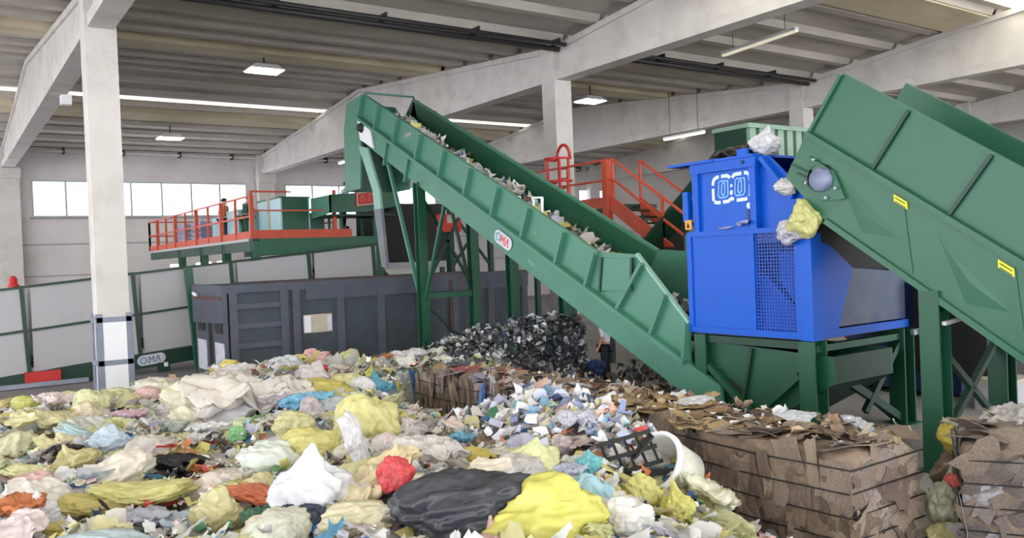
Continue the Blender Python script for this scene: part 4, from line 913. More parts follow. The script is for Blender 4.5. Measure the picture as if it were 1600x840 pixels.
for k_, cnt in (('blob', 6), ('tied', 3), ('long', 4), ('film', 5)):
    for i in range(cnt): KINDS[k_].append(bag_mesh('%s_bag_shape' % k_, len(KINDS[k_])+{'blob': 0, 'tied': 20, 'long': 40, 'film': 60}[k_], k_))
def put_bag(name, mesh, loc, scale, rgb, label, cat='bag', group=None, rz=None, tilt=.25):
    o = bpy.data.objects.new(name, mesh); COL.objects.link(o); o.location = loc
    o.scale = scale if isinstance(scale, (tuple, list)) else (scale, scale, scale)
    o.rotation_euler = (random.uniform(-tilt, tilt), random.uniform(-tilt, tilt), random.uniform(0, 6.28) if rz is None else rz)
    if max(rgb) > 150: rgb = tuple(c+(w_-c)*.2 for c, w_ in zip(rgb, (255, 252, 240)))
    o.color = lin(rgb)+(1,); tag(o, label, cat, group); return o
def on_heap(px, py):
    d = sight(px, py); t = 2.0
    while t < 30:
        p = EYE+d*t
        if p.z <= float(heap(p.x, p.y))+.06: return p
        t += .02
    return at_z(px, py, .3)
def px_m(p): return FPX/max(1, (Vector(p)-EYE).dot(_f))

# ---- the bags and objects that stand out, each where the photograph shows it
TAKEN = []; LAND = []
CAMYAW = -YAW                                   # turns a bag's long side across the view
def feature(px, py, wpx, hpx, kind, var, rgb, name, label, cat='bag', rot=0, tilt=.12, lift=.05, tall=None):
    p = on_heap(px, py+hpx*.25); s = 1/px_m(p); W = wpx*s/2; Hh = hpx*s/2
    ext = {'blob': (.95, .95, .68), 'tied': (.85, .85, 1.05), 'long': (1.5, .6, .5), 'film': (1.05, 1.05, .5)}[kind]
    sx = W/ext[0]; sz_ = (tall if tall else Hh)/ext[2]; sy = max(.6*sx*(ext[0]/ext[1] if kind == 'long' else 1), .5*sz_)
    o = put_bag(name, KINDS[kind][var], p+Vector((0, 0, lift+.25*Hh)), (sx, sy, min(sz_, sx*1.3)), rgb, label, cat, None, CAMYAW+rot, tilt)
    TAKEN.append((p.x, p.y, max(W*.75, .12))); LAND.append((px, py, label)); return o
F_ = feature
F_(735, 785, 225, 120, 'blob', 4, (72, 74, 82), 'refuse_sack', 'large black refuse sack lying at the front of the heap', rot=.2, tall=.25)
F_(850, 818, 235, 80, 'blob', 1, (222, 216, 92), 'yellow_sack', 'big bright yellow sack at the front edge of the heap', tall=.3)
F_(490, 770, 115, 110, 'tied', 0, (226, 228, 238), 'white_carrier_bag', 'white carrier bag with a pointed tied top in the front centre', tall=.42)
F_(265, 727, 110, 34, 'film', 1, (48, 46, 52), 'black_bag', 'flat black bag on the left of the heap')
F_(105, 708, 60, 26, 'film', 2, (58, 50, 54), 'dark_bag', 'small dark crumpled bag at far left of the heap')
F_(478, 632, 85, 46, 'film', 3, (110, 186, 226), 'blue_bag', 'light blue crumpled bag near the heap crest')
F_(588, 602, 44, 42, 'tied', 1, (84, 178, 220), 'blue_bag', 'small bright blue bag with a raised tip at the heap back')
F_(52, 657, 54, 20, 'long', 0, (70, 150, 205), 'blue_bag', 'narrow blue bag near the left picture edge')
F_(390, 620, 190, 85, 'film', 4, (226, 218, 214), 'film_sheet', 'large off-white film sheet sloping up to the heap crest', 'plastic film', rot=.5, tall=.42)
F_(300, 620, 90, 50, 'blob', 0, (230, 226, 200), 'pale_sack', 'cream white sack in front of the grey container doors')
F_(345, 645, 110, 44, 'blob', 2, (222, 220, 226), 'white_sack', 'white sack below the sloping film sheet')
F_(575, 655, 100, 110, 'blob', 3, (214, 208, 132), 'yellow_sack', 'pale yellow sack below the light blue bag', tall=.4)
F_(490, 700, 95, 62, 'blob', 4, (206, 196, 110), 'yellow_sack', 'mustard yellow sack behind the white carrier bag')
F_(462, 668, 64, 44, 'blob', 5, (204, 200, 140), 'yellow_sack', 'olive yellow sack under the light blue bag')
F_(505, 610, 96, 34, 'blob', 0, (204, 188, 84), 'yellow_sack', 'ochre yellow sack on the heap crest')
o = F_(557, 712, 92, 34, 'long', 1, (232, 230, 238), 'white_roll', 'white elongated wrapping tilted beside the mustard sack', 'wrapping', lift=.16)
o.rotation_euler = (Matrix.Rotation(CAMYAW, 3, 'Z') @ Matrix.Rotation(1.05, 3, 'Y')).to_euler()
F_(618, 758, 56, 50, 'blob', 2, (206, 40, 50), 'red_bag', 'bright red scrap of bag next to the black sack', tall=.15, lift=.12)
F_(610, 664, 30, 22, 'blob', 1, (214, 56, 50), 'red_bag', 'small red crumpled bag near the pale yellow sack')
F_(233, 790, 18, 18, 'blob', 2, (216, 34, 36), 'red_ball', 'small shiny red ball on the yellow wrapping at left', 'ball')
F_(28, 795, 84, 66, 'film', 3, (196, 100, 46), 'orange_cloth', 'rust orange cloth in the lower left corner', 'cloth', tall=.2)
F_(232, 768, 150, 34, 'long', 2, (214, 208, 128), 'yellow_wrapping', 'long yellow-green wrapping across the lower left', 'wrapping')
F_(165, 785, 130, 40, 'long', 3, (206, 190, 104), 'yellow_wrapping', 'dull yellow wrapping in front of the yellow-green one', 'wrapping', rot=.3)
F_(395, 778, 120, 24, 'long', 0, (216, 104, 62), 'orange_wrapping', 'thin orange wrapping left of the white carrier bag', 'wrapping', rot=-.4)
F_(310, 765, 60, 18, 'long', 1, (210, 110, 84), 'orange_wrapping', 'short salmon orange wrapping beside the red ball', 'wrapping')
F_(145, 630, 56, 44, 'blob', 3, (214, 214, 164), 'pale_sack', 'round pale lime sack at the foot of the left column')
F_(40, 634, 40, 28, 'blob', 4, (196, 196, 96), 'yellow_sack', 'small lime sack at the back left of the heap')
F_(85, 628, 60, 34, 'film', 0, (230, 214, 216), 'printed_bag', 'white bag with a red print at the back left')
F_(90, 624, 24, 12, 'film', 2, (204, 60, 60), 'red_bag', 'little red film scrap on the printed white bag')
F_(372, 682, 28, 24, 'blob', 5, (120, 190, 120), 'green_bag', 'small green bag right of the white sacks')
F_(480, 810, 95, 44, 'film', 1, (64, 76, 96), 'navy_cloth', 'dark navy cloth bundle below the white carrier bag', 'cloth')
F_(412, 812, 60, 40, 'film', 4, (88, 130, 106), 'green_bag', 'dark green film left of the navy cloth')
F_(340, 800, 80, 70, 'blob', 1, (196, 188, 132), 'pale_sack', 'translucent olive sack filled with waste in the lower left')
F_(220, 815, 110, 40, 'film', 2, (176, 178, 200), 'lavender_film', 'lavender grey film in the bottom left', 'plastic film')
F_(60, 800, 60, 70, 'tied', 2, (228, 228, 236), 'white_carrier_bag', 'white carrier bag beside the rust orange cloth')
F_(740, 718, 60, 28, 'blob', 2, (212, 190, 78), 'yellow_sack', 'small golden sack behind the black refuse sack')
F_(720, 690, 42, 30, 'film', 3, (86, 160, 200), 'blue_bag', 'blue film scrap in the middle of the heap')
F_(672, 708, 110, 60, 'film', 1, (214, 208, 206), 'film_sheet', 'greyish translucent film behind the red scrap', 'plastic film')
F_(905, 655, 60, 54, 'film', 4, (206, 208, 226), 'film_sheet', 'bluish white film heaped against the bales', 'plastic film', tall=.2)
F_(860, 612, 50, 32, 'film', 0, (222, 230, 232), 'white_bag', 'white bag on top of the bale row')
F_(838, 612, 26, 24, 'film', 2, (120, 184, 190), 'teal_bag', 'teal film scrap on top of the bale row')
F_(920, 728, 40, 44, 'tied', 0, (98, 192, 204), 'teal_bag', 'small turquoise bag left of the black crate')
F_(925, 775, 70, 60, 'blob', 3, (150, 196, 214), 'blue_sack', 'pale blue translucent sack in the right foreground')
F_(880, 745, 70, 40, 'film', 3, (190, 196, 224), 'film_sheet', 'pale blue film behind the yellow sack', 'plastic film')
F_(985, 812, 75, 60, 'blob', 4, (226, 224, 220), 'white_sack', 'white sack at the right front edge')
F_(1060, 790, 48, 76, 'tied', 1, (214, 208, 100), 'yellow_sack', 'upright yellow bag in front of the pale tub', tall=.24)
F_(1005, 770, 60, 50, 'blob', 0, (216, 210, 112), 'yellow_sack', 'yellow bag between the black crate and the white sack')
F_(1135, 790, 48, 44, 'film', 1, (150, 200, 120), 'green_bag', 'yellow-green bag at the foot of the bale')
F_(1240, 832, 70, 36, 'blob', 2, (206, 204, 140), 'pale_sack', 'olive sack lying before the nearest bale')
F_(1180, 822, 60, 36, 'film', 4, (214, 216, 228), 'white_bag', 'white film lying before the nearest bale')
F_(640, 812, 60, 40, 'film', 0, (120, 176, 210), 'blue_bag', 'blue film touching the left end of the black sack')
F_(560, 815, 110, 50, 'blob', 5, (214, 206, 170), 'pale_sack', 'pale straw sack at the bottom centre')
F_(330, 672, 70, 26, 'film', 2, (226, 226, 230), 'white_bag', 'flat white film below the white sack')
F_(170, 690, 70, 44, 'blob', 1, (178, 196, 216), 'blue_sack', 'greyish blue sack in the left middle')
F_(200, 655, 60, 36, 'film', 3, (212, 176, 196), 'pink_bag', 'pink tinted film in the left middle')
F_(660, 600, 30, 22, 'film', 4, (70, 96, 170), 'blue_bag', 'dark blue scrap against the mixed bales')
F_(580, 628, 34, 22, 'long', 2, (40, 38, 42), 'black_strip', 'short black strip below the small bright blue bag', 'strip')
# blue crown-like patch on the yellow sack
q = on_heap(785, 803); o = put_bag('blue_print_patch', KINDS['film'][0], q+Vector((-.05, -.12, .26)), (.07, .05, .05), (70, 90, 190), 'small blue printed patch lying on the bright yellow sack', 'scrap')
# pale tub and black crate
def lathe_obj(name, prof, n, R, loc, m, parent): v, f = lathe(prof, n, (0, 0, 0), R); return mesh_obj(name, [Vector(p)+Vector(loc) for p in v], f, m, parent, True)
p = on_heap(1048, 752); R_ = Matrix.Rotation(CAMYAW, 3, 'Z') @ Matrix.Rotation(-1.0, 3, 'Y') @ Matrix.Rotation(.5, 3, 'X')
tb = thing('plastic_tub', 'pale grey plastic tub lying tilted against the bale', 'tub', p)
L0 = p + Vector((.02, 0, .12))
lathe_obj('body', [(.0, -.22), (.2, -.22), (.235, -.2), (.27, .2), (.25, .2), (.22, -.17), (0, -.17)], 28, R_, L0, 'tub', tb)
lathe_obj('rim', [(.26, .18), (.30, .18), (.30, .23), (.26, .23), (.26, .18)], 28, R_, L0, 'white', tb)
p = on_heap(985, 735)
cr = thing('black_crate', 'broken black plastic crate with open bars beside the pale tub', 'crate', p)
E1 = Vector((math.cos(-YAW), math.sin(-YAW), .25)); E2 = Vector((-.2, .3, .9)).normalized(); c0 = p+Vector((-.25, 0, .0))
for k in range(5): bar('bar', c0+E1*(.02+.11*k), c0+E1*(.02+.11*k)+E2*.3, .03, .02, 'black', cr)
for t_ in (0, .15, .3): bar('slat', c0+E2*t_-E1*.02, c0+E2*t_+E1*.5, .03, .035, 'black', cr)
bar('broken_arm', c0+E1*.1-E2*.02, c0+E1*.62-E2*.14, .05, .05, 'black', cr); bar('side_plate', c0+E1*.25+E2*.1, c0+E1*.5+E2*.26, .14, .02, 'black', cr)
p = on_heap(557, 672)
wl = put_bag('white_label_scrap', KINDS['film'][2], p+Vector((0, -.1, .42)), (.12, .07, .06), (232, 230, 236), 'white paper label stuck on the pale yellow sack', 'label')

# ---- the other bags of the heap
HUES = [('off-white', (232, 228, 222), 22), ('white', (238, 238, 242), 20), ('pale grey', (210, 208, 208), 9), ('pale yellow', (226, 224, 172), 17), ('straw yellow', (220, 212, 148), 8), ('yellow', (226, 216, 106), 4), ('cream', (234, 226, 204), 10),
        ('pale blue', (176, 200, 218), 5), ('blue', (88, 150, 200), 2), ('lavender', (190, 188, 214), 4), ('pink', (222, 180, 184), 3), ('green', (126, 176, 126), 2), ('orange', (212, 122, 72), 2), ('red', (196, 60, 58), 1.2), ('black', (52, 50, 54), 2.2), ('brown', (150, 122, 98), 2)]
hw = np.array([h_[2] for h_ in HUES]); hw = hw/hw.sum()
WORD = {'blob': 'sack', 'tied': 'tied bag', 'long': 'wrapping', 'film': 'film'}
def zone(x, y):
    d = Vector((x, y, .9))-EYE; wz = d.dot(_f); px = 800+FPX*d.dot(_r)/wz; py = 420-FPX*d.dot(_u)/wz
    return px, py
SHORT = [('large black refuse', 'large black refuse sack'), ('big bright yellow', 'bright yellow sack'), ('white carrier bag with', 'pointed white carrier bag'), ('flat black bag', 'flat black bag'), ('small dark crumpled', 'small dark bag'), ('light blue crumpled bag near', 'light blue bag'), ('small bright blue bag', 'bright blue tipped bag'), ('narrow blue bag', 'narrow blue bag'),
         ('large off-white film', 'large off-white film sheet'), ('cream white sack', 'cream white sack'), ('white sack below', 'white sack under the film sheet'), ('pale yellow sack below', 'big pale yellow sack'), ('mustard', 'mustard sack'), ('bright red scrap', 'bright red scrap'), ('rust orange', 'rust orange cloth'), ('long yellow-green', 'long yellow-green wrapping'), ('thin orange', 'thin orange wrapping'),
         ('round pale lime', 'round lime sack'), ('small green bag', 'small green bag'), ('dark navy', 'navy cloth'), ('translucent olive', 'translucent olive sack'), ('small golden', 'small golden sack'), ('greyish translucent film', 'greyish film sheet'), ('small turquoise', 'turquoise bag'), ('white sack at the right', 'white sack at right front'), ('upright yellow', 'upright yellow bag'), ('greyish blue sack', 'greyish blue sack'), ('pink tinted', 'pink tinted film'), ('pale straw sack', 'pale straw sack'), ('olive sack lying', 'olive sack by the bale'), ('blue film scrap in the middle', 'blue film scrap')]
MARK = [(px, py, sh) for (px, py, lb) in LAND for (k_, sh) in SHORT if lb.startswith(k_)]
USED = {}
def bag_label(px, py, hn, word, r):
    near = sorted(MARK, key=lambda m_: (m_[0]-px)**2+(2*(m_[1]-py))**2)
    def rel(m_):
        dx, dy = px-m_[0], 2*(py-m_[1]); return ('right of' if dx > 0 else 'left of') if abs(dx) > abs(dy) else ('in front of' if dy > 0 else 'behind')
    sz_ = 'small' if r < .19 else 'large' if r > .3 else 'mid-sized'
    cand = ['%s plastic %s %s the %s' % (hn, word, rel(near[0]), near[0][2]), '%s %s plastic %s %s the %s' % (sz_, hn, word, rel(near[0]), near[0][2]), '%s plastic %s between the %s and the %s' % (hn, word, near[0][2], near[1][2]), '%s plastic %s %s the %s' % (hn, word, rel(near[1]), near[1][2]), '%s %s %s %s the %s' % (sz_, hn, word, rel(near[2]), near[2][2]), '%s %s %s %s the %s' % (sz_, hn, word, rel(near[3]), near[3][2])]
    for c in cand:
        if c not in USED and len(c.split()) <= 16: USED[c] = 1; return c
    return cand[1]
NFEAT = len(TAKEN)
made = 0; tries = 0
while made < 290 and tries < 60000:
    tries += 1
    x, y = random.uniform(0, 8.6), random.uniform(4.2, 17.6); hz_ = float(heap(x, y))
    if hz_ < .22 or (x > 6.3 and y < 13.2): continue
    px, py = zone(x, y)
    if px < -40 or px > 1290 or py > 870: continue
    r = random.uniform(.15, .36) if random.random() < .8 else random.uniform(.1, .17)
    if px > 650 and py < 720: r *= .62
    if any((x-a)**2+(y-b)**2 < (.56*(r+c))**2 for a, b, c in TAKEN): continue
    kd = random.choices(['blob', 'tied', 'long', 'film'], [6, 1, 2.2, 4])[0]
    hn, rgb, _ = HUES[rng.choice(len(HUES), p=hw)]
    if hn in ('red', 'black', 'orange', 'blue', 'green', 'brown'): r *= .6
    rgb = tuple(min(255, max(0, c+random.uniform(-9, 9))) for c in rgb)
    lb = bag_label(px, py, hn, WORD[kd], r)
    nm = {'blob': 'plastic_sack', 'tied': 'tied_bag', 'long': 'plastic_wrapping', 'film': 'plastic_film'}[kd]
    put_bag(nm, random.choice(KINDS[kd]), (x, y, hz_+.10*r/.3), (r*1.15, r*random.uniform(.8, 1.15), r*random.uniform(.7, 1.0)), rgb, lb, 'bag' if kd != 'film' else 'plastic film', {'blob': 'plastic sacks in the heap', 'tied': 'tied bags in the heap', 'long': 'wrappings in the heap', 'film': 'film pieces in the heap'}[kd], None, .4)
    TAKEN.append((x, y, r)); made += 1

n = 1900
xy = np.stack([rng.uniform(-.5, 6.6, n), rng.uniform(4.0, 17.5, n)], -1); hz = heap(xy[:, 0], xy[:, 1]); ok = (hz > .2) & (xy[:, 0] > .03*xy[:, 1]-.3)
for (a, b, c) in TAKEN[:NFEAT]: ok &= (xy[:, 0]-a)**2+(xy[:, 1]-b)**2 > (c*.95+.05)**2
P = np.column_stack([xy, hz+.05+.12*rng.random(n)])
P = P[ok]
FP = LC((236, 236, 240), (228, 224, 218), (216, 214, 214), (226, 222, 176), (220, 212, 140), (206, 200, 204), (178, 200, 216), (110, 170, 210), (204, 200, 222), (220, 130, 90), (206, 70, 66), (130, 180, 130), (60, 58, 64), (236, 214, 212))
tag(shreds('torn_film', P, (.06, .19), pick(FP, len(P), [20, 16, 10, 13, 8, 6, 4, 1.6, 4, 1.2, 1, 1.2, 1.8, 3])), 'torn crumpled film in whites and yellows strewn over the heap', 'plastic film', kind='stuff')

# ================================================================== BALES
def flap_mesh(name, seed):
    r = random.Random(seed); n = 4; top = []; bot = []
    for i in range(n+1):
        for j in range(n+1):
            u, v = i/n*2-1, j/n*2-1; ju = u*(1+.0)+(.16*r.uniform(-1, 1) if abs(u) == 1 else 0); jv = v+(.16*r.uniform(-1, 1) if abs(v) == 1 else 0)
            z = .10*math.sin(u*2.2+seed)+.08*math.cos(v*3+seed*2)+.05*r.uniform(-1, 1); top.append((ju, jv, z)); bot.append((ju, jv, z-.05))
    m = (n+1)**2; F = []
    for i in range(n):
        for j in range(n):
            a = i*(n+1)+j; F.append((a, a+n+1, a+n+2, a+1)); F.append((a+m, a+1+m, a+n+2+m, a+n+1+m))
    rim = [i*(n+1) for i in range(n)] + [n*(n+1)+j for j in range(n)] + [i*(n+1)+n for i in range(n, 0, -1)] + [j for j in range(n, 0, -1)]
    for a, b in zip(rim, rim[1:]+rim[:1]): F.append((b, a, a+m, b+m))
    me = bpy.data.meshes.new(name); me.from_pydata(top+bot, [], F); me.update(); me.materials.append(MATS['cardboard']); return me
FLAPS = [flap_mesh('flap_shape', i) for i in range(7)]
BROWN = [(150, 130, 114), (140, 121, 107), (164, 146, 128), (126, 109, 98), (170, 152, 134), (148, 132, 121), (114, 98, 88), (164, 150, 142), (136, 119, 108)]
TAN = [(196, 168, 124), (184, 152, 108), (206, 182, 142), (172, 142, 104), (160, 130, 98)]
GREY = [(146, 138, 135), (132, 122, 118), (158, 152, 152), (120, 108, 102), (142, 126, 114), (164, 160, 166), (108, 100, 98)]
MIXED = [(150, 130, 116), (120, 98, 88), (196, 190, 194), (180, 176, 196), (130, 112, 110), (170, 130, 110), (214, 206, 200), (100, 92, 100), (150, 84, 76), (92, 100, 130)]
def bale(name, label, x0, x1, y0, y1, h, side, top, m, nside, ntop, nend=0, skew=.0, straps=5, strip=False, cat='bale', group='pressed bales'):
    cx, cy = (x0+x1)/2, (y0+y1)/2
    t = thing(name, label, cat, (cx, cy, 0), group)
    bm = bmesh.new(); bmesh.ops.create_cube(bm, size=1.0); bmesh.ops.subdivide_edges(bm, edges=bm.edges[:], cuts=11, use_grid_fill=True)
    sd = random.uniform(0, 90)
    for v in bm.verts:
        p = v.co.copy(); q = Vector((p.x*(x1-x0), p.y*(y1-y0), p.z*h)); s = sum(abs(c)**8 for c in (p.x*2, p.y*2, p.z*2))
        if s > 1.6: q *= 1-.03*(s-1)
        if p.z > -.49: q += p.normalized()*(.05*noise.noise(q*3+Vector((sd, 0, 0)))+.03*noise.noise(q*8+Vector((sd, 1, 0))))
        v.co = q+Vector((cx, cy, h/2))
    V = [v.co.copy() for v in bm.verts]; bm.verts.index_update(); F = [[v.index for v in f.verts] for f in bm.faces]; bm.free()
    mesh_obj('body', V, F, m, t, True)
    wv = Vector((cx, cy, 0))
    def flap(P, nrm, sx, sy, rgb, spin, jit):
        nn = (Vector(nrm)+Vector((random.gauss(0, jit), random.gauss(0, jit), random.gauss(0, jit)))).normalized()
        q = nn.to_track_quat('Z', 'Y'); q = q @ Vector((0, 0, 1)).rotation_difference(Vector((0, 0, 1)))
        o = bpy.data.objects.new('cardboard_flap', random.choice(FLAPS)); COL.objects.link(o); o.parent = t; o.location = Vector(P)-wv
        o.rotation_mode = 'QUATERNION'; o.rotation_quaternion = q @ Matrix.Rotation(spin, 3, 'Z').to_quaternion(); o.scale = (sx, sy, min(sx, sy)*.8)
        g_ = random.uniform(-14, 10); c = tuple(min(255, max(0, v*.88+g_)) for v in rgb); o.color = lin(c)+(1,)
    ns = nside
    for k in range(ns):   # long face towards -X, in pressed upright layers
        y = y0+(k+.5)/ns*(y1-y0)+random.uniform(-.05, .05); z = random.uniform(.18, h-.16)
        a, b = random.uniform(.05, .16), random.uniform(.13, .32)
        if strip: a, b = random.uniform(.03, .07), random.uniform(.2, .45)
        z = min(z, h-.04-b*.6)
        flap((x0-.012, min(max(y, y0+.05), y1-.05), max(z, b*.7)), (-1, 0, 0), b, a, random.choice(side), random.gauss(0, .12)+(0 if abs(Vector((-1, 0, 0)).to_track_quat('Z', 'Y') @ Vector((1, 0, 0)) @ Vector((0, 0, 1))) > .5 else math.pi/2), .10)
    for k in range(nend): # end face towards -Y
        x = random.uniform(x0+.1, x1-.1); z = random.uniform(.12, h-.12); a, b = random.uniform(.08, .2), random.uniform(.1, .22)
        flap((x, y0-.012, z), (0, -1, 0), b, a, random.choice(side), random.uniform(0, 3.1), .12)
    for k in range(ntop):
        x = random.uniform(x0+.06, x1-.06); y = random.uniform(y0+.06, y1-.06); a, b = random.uniform(.07, .2), random.uniform(.1, .28)
        flap((x, y, h+.01+.05*random.random()), (0, 0, 1), b, a, random.choice(top), random.uniform(0, 3.1), .16)
    for k in range(straps):
        z = h*(.12+.78*k/max(1, straps-1)); e = .035; sg = .012*math.sin(k)
        tube('strap', [(x1+e, y0-e, z), (x0-e*.4, y0-e, z+sg), (x0-e, y0-e*.4, z), (x0-e, (y0+y1)/2, z-.02), (x0-e, y1, z)], .008, 'black', t, 5)
    return t
bale('cardboard_bale', 'brown cardboard bale nearest the viewer, strapped, with a full end face showing', 6.6, 7.74, 4.38, 6.26, 1.1, BROWN, BROWN+TAN[:2], 'bale_brown', 64, 44, 46)
bale('cardboard_bale', 'brown cardboard bale with light tan sheets on top, second from the viewer', 6.62, 7.76, 6.34, 8.3, 1.1, BROWN, TAN, 'bale_brown', 40, 44)
bale('mixed_bale', 'bale of printed paper and film with a blue bundle at its edge', 6.6, 7.74, 8.4, 10.38, 1.12, MIXED, MIXED+BROWN, 'bale_mixed', 60, 40, strip=True)
bale('cardboard_bale', 'grey-brown upright layered bale behind the blue-edged bale', 6.55, 7.7, 10.5, 12.4, 1.14, BROWN[:4]+[(128, 110, 100)], MIXED+TAN[:2], 'bale_mixed', 60, 40, strip=True)
rbale = bale('cardboard_bale', 'greyish strapped bale cut by the right picture edge', 7.87, 9.07, 3.04, 4.34, 1.12, GREY, GREY+BROWN, 'bale_brown', 24, 40, 50)
rbale.rotation_euler = (0, 0, math.radians(-60))
bb = tag(put_bag('blue_bundle', KINDS['long'][1], (6.53, 10.32, .72), (.27, .12, .16), (58, 112, 190), 'upright blue plastic bundle squeezed out between two bales', 'bundle', None, 0, 0))
bb.rotation_euler = (0, math.pi/2, 0)
# litter caught on top of the row
n = 420
x = rng.uniform(6.7, 7.8, n); y = rng.uniform(4.5, 12.3, n); P = np.column_stack([x, y, 1.13+.06*rng.random(n)])
TP = LC((190, 166, 134), (150, 124, 100), (206, 196, 186), (214, 214, 224), (120, 100, 84), (170, 150, 130))
tag(scraps('bale_top_scraps', P, np.tile((0, 0, 1.0), (n, 1)), (.06, .2), pick(TP, n), bend=.4, flat=.3), 'loose cardboard scraps along the top of the bale row', 'scraps', kind='stuff')
for i, (x, y, c, l) in enumerate(((7.5, 5.6, (206, 208, 222), 'small white film on the nearest cardboard bale'), (7.45, 7.0, (214, 214, 222), 'white film scrap on the second cardboard bale'), (7.6, 4.9, (196, 200, 214), 'greyish film scrap near the end of the nearest bale'), (7.3, 8.9, (200, 206, 214), 'grey-white film on the bale with the blue bundle'))):
    put_bag('film_scrap', KINDS['film'][i], (x, y, 1.17), (.2, .13, .1), c, l, 'plastic film')
# gap rubbish between the last two bales
put_bag('yellow_bag', KINDS['blob'][2], at_x(1497, 683, 9.0), (.2, .2, .26), (220, 196, 70), 'yellow bag in the gap behind the bale at the right edge')
put_bag('white_bag', KINDS['film'][3], at_x(1515, 668, 9.1), (.26, .2, .2), (220, 216, 206), 'white and cream film above the yellow bag at right', 'plastic film')
put_bag('refuse_sack', KINDS['blob'][3], at_x(1503, 725, 9.0)+Vector((0, 0, -.1)), (.3, .3, .42), (150, 130, 116), 'brownish sack under the yellow bag at right')
put_bag('pale_sack', KINDS['tied'][1], at_z(1476, 785, .42), (.2, .24, .34), (182, 182, 158), 'grey-green sack wedged between the two nearest bales')
put_bag('pale_sack', KINDS['blob'][4], at_z(1480, 835, .15), (.2, .2, .2), (200, 192, 128), 'straw coloured sack on the floor between the two nearest bales')
put_bag('red_bag', KINDS['blob'][0], at_x(1490, 750, 7.9), (.08, .08, .09), (206, 70, 62), 'little red scrap between the two nearest bales')
put_bag('crest_film', KINDS['film'][1], at_z(1572, 652, 1.2), (.3, .2, .2), (176, 170, 172), 'grey crumpled film on top of the bale at the right edge', 'plastic film')
# dark plastic bales under the incline conveyor
DARK = LC((30, 30, 34), (54, 54, 60), (84, 86, 92), (120, 122, 126), (176, 178, 184), (210, 210, 216), (60, 80, 70), (50, 66, 96), (104, 92, 84))
DW = [4, 6, 9, 8, 6, 3.5, 4, 3, 4]
def plastic_bale(label, x0, x1, y0, y1, z0, h):
    t = thing('plastic_bale', label, 'bale', ((x0+x1)/2, (y0+y1)/2, z0), 'dark plastic bales')
    bm = bmesh.new(); bmesh.ops.create_cube(bm, size=1.0); bmesh.ops.subdivide_edges(bm, edges=bm.edges[:], cuts=9, use_grid_fill=True)
    for v in bm.verts:
        p = v.co; q = Vector((p.x*(x1-x0), p.y*(y1-y0), p.z*h)); s = sum(abs(c)**6 for c in (p.x*2, p.y*2, p.z*2))
        if s > 1.4: q *= 1-.05*(s-1)
        if p.z > -.49: q += p.normalized()*.07*noise.noise(q*3+Vector((x0, y0, 0)))
        v.co = q+Vector(((x0+x1)/2, (y0+y1)/2, z0+h/2))
    V = [v.co.copy() for v in bm.verts]; bm.verts.index_update(); F = [[v.index for v in f.verts] for f in bm.faces]; bm.free()
    mesh_obj('body', V, F, 'bale_dark', t, True)
    P = []; Nn = []
    for k in range(900):
        u = random.random()
        if u < .5: P.append((random.uniform(x0, x1), y0-.01, z0+random.uniform(.02, h))); Nn.append((0, -1, 0))
        elif u < .72: P.append((x0-.01, random.uniform(y0, y1), z0+random.uniform(.02, h))); Nn.append((-1, 0, 0))
        else: P.append((random.uniform(x0, x1), random.uniform(y0, y1), z0+h+random.uniform(-.02, .08))); Nn.append((0, 0, 1))
    o = scraps('squashed_plastic', P, Nn, (.07, .2), pick(DARK, len(P), DW), parent=t, bend=.5, flat=.5); o['kind'] = 'stuff'
    for k in range(4):
        z = z0+h*(.15+.23*k); tube('strap', [(x1, y0-.05, z), (x0-.05, y0-.05, z), (x0-.05, y1, z)], .01, 'black', t, 5)
plastic_bale('dark mixed plastic bale beside the worker, under the incline conveyor', 10.95, 12.1, 14.6, 16.0, 0, 1.5)
plastic_bale('dark mixed plastic bale, second left of the worker', 9.7, 10.9, 14.4, 15.8, 0, 1.4)
plastic_bale('dark mixed plastic bale at the left end of the dark stack', 8.4, 9.65, 14.1, 15.5, 0, 1.15)
n = 2600
x = rng.uniform(7.0, 13.2, n); y = rng.uniform(13.4, 17.4, n); z = heap(x, y); k = z > .15
P = np.column_stack([x, y, z+.03+.08*rng.random(n)])[k]
tag(scraps('dark_scraps', P, np.tile((0, -.3, 1.0), (len(P), 1)), (.08, .2), pick(np.vstack([DARK, PAL[:4]]), len(P), DW+[4, 4, 3, 2]), bend=.5, flat=.4), 'grey plastic scraps piled round the dark bales', 'scraps', kind='stuff')
bbag = put_bag('blue_bag', KINDS['film'][2], (12.15, 14.3, .4), (.2, .2, .5), (60, 80, 140), 'dark blue bag hanging by the worker at the dark bales')

# ================================================================== WASTE ON THE MACHINES
for i, (px, py, s, c, k_, l) in enumerate(((655, 203, .42, (176, 170, 166), 'blob', 'grey crumpled bag near the top of the incline conveyor belt'), (686, 226, .3, (170, 160, 150), 'film', 'brownish film just below the grey bag on the incline belt'), (712, 244, .26, (196, 186, 110), 'film', 'dull yellow film in the upper part of the incline belt'),
        (745, 262, .2, (196, 210, 216), 'film', 'pale blue film halfway up the incline belt'), (790, 290, .26, (222, 200, 190), 'film', 'pinkish film halfway up the incline belt'), (812, 308, .24, (150, 110, 92), 'film', 'brown film halfway up the incline belt'), (834, 322, .28, (204, 196, 84), 'blob', 'yellow bag on the incline belt beside a white frame'),
        (866, 342, .26, (214, 206, 96), 'film', 'bright yellow film on the incline belt'), (770, 276, .22, (200, 204, 210), 'film', 'grey-white film halfway up the incline belt'), (930, 388, .2, (206, 196, 170), 'film', 'cream film near the loading hopper'))):
    p = at_x(px, py+6, XF+.35); put_bag('belt_waste', KINDS[k_][i % 4], (p.x, p.y, p.z-.06), (s*.9, s, s*.7), c, l, 'plastic film' if k_ == 'film' else 'bag')
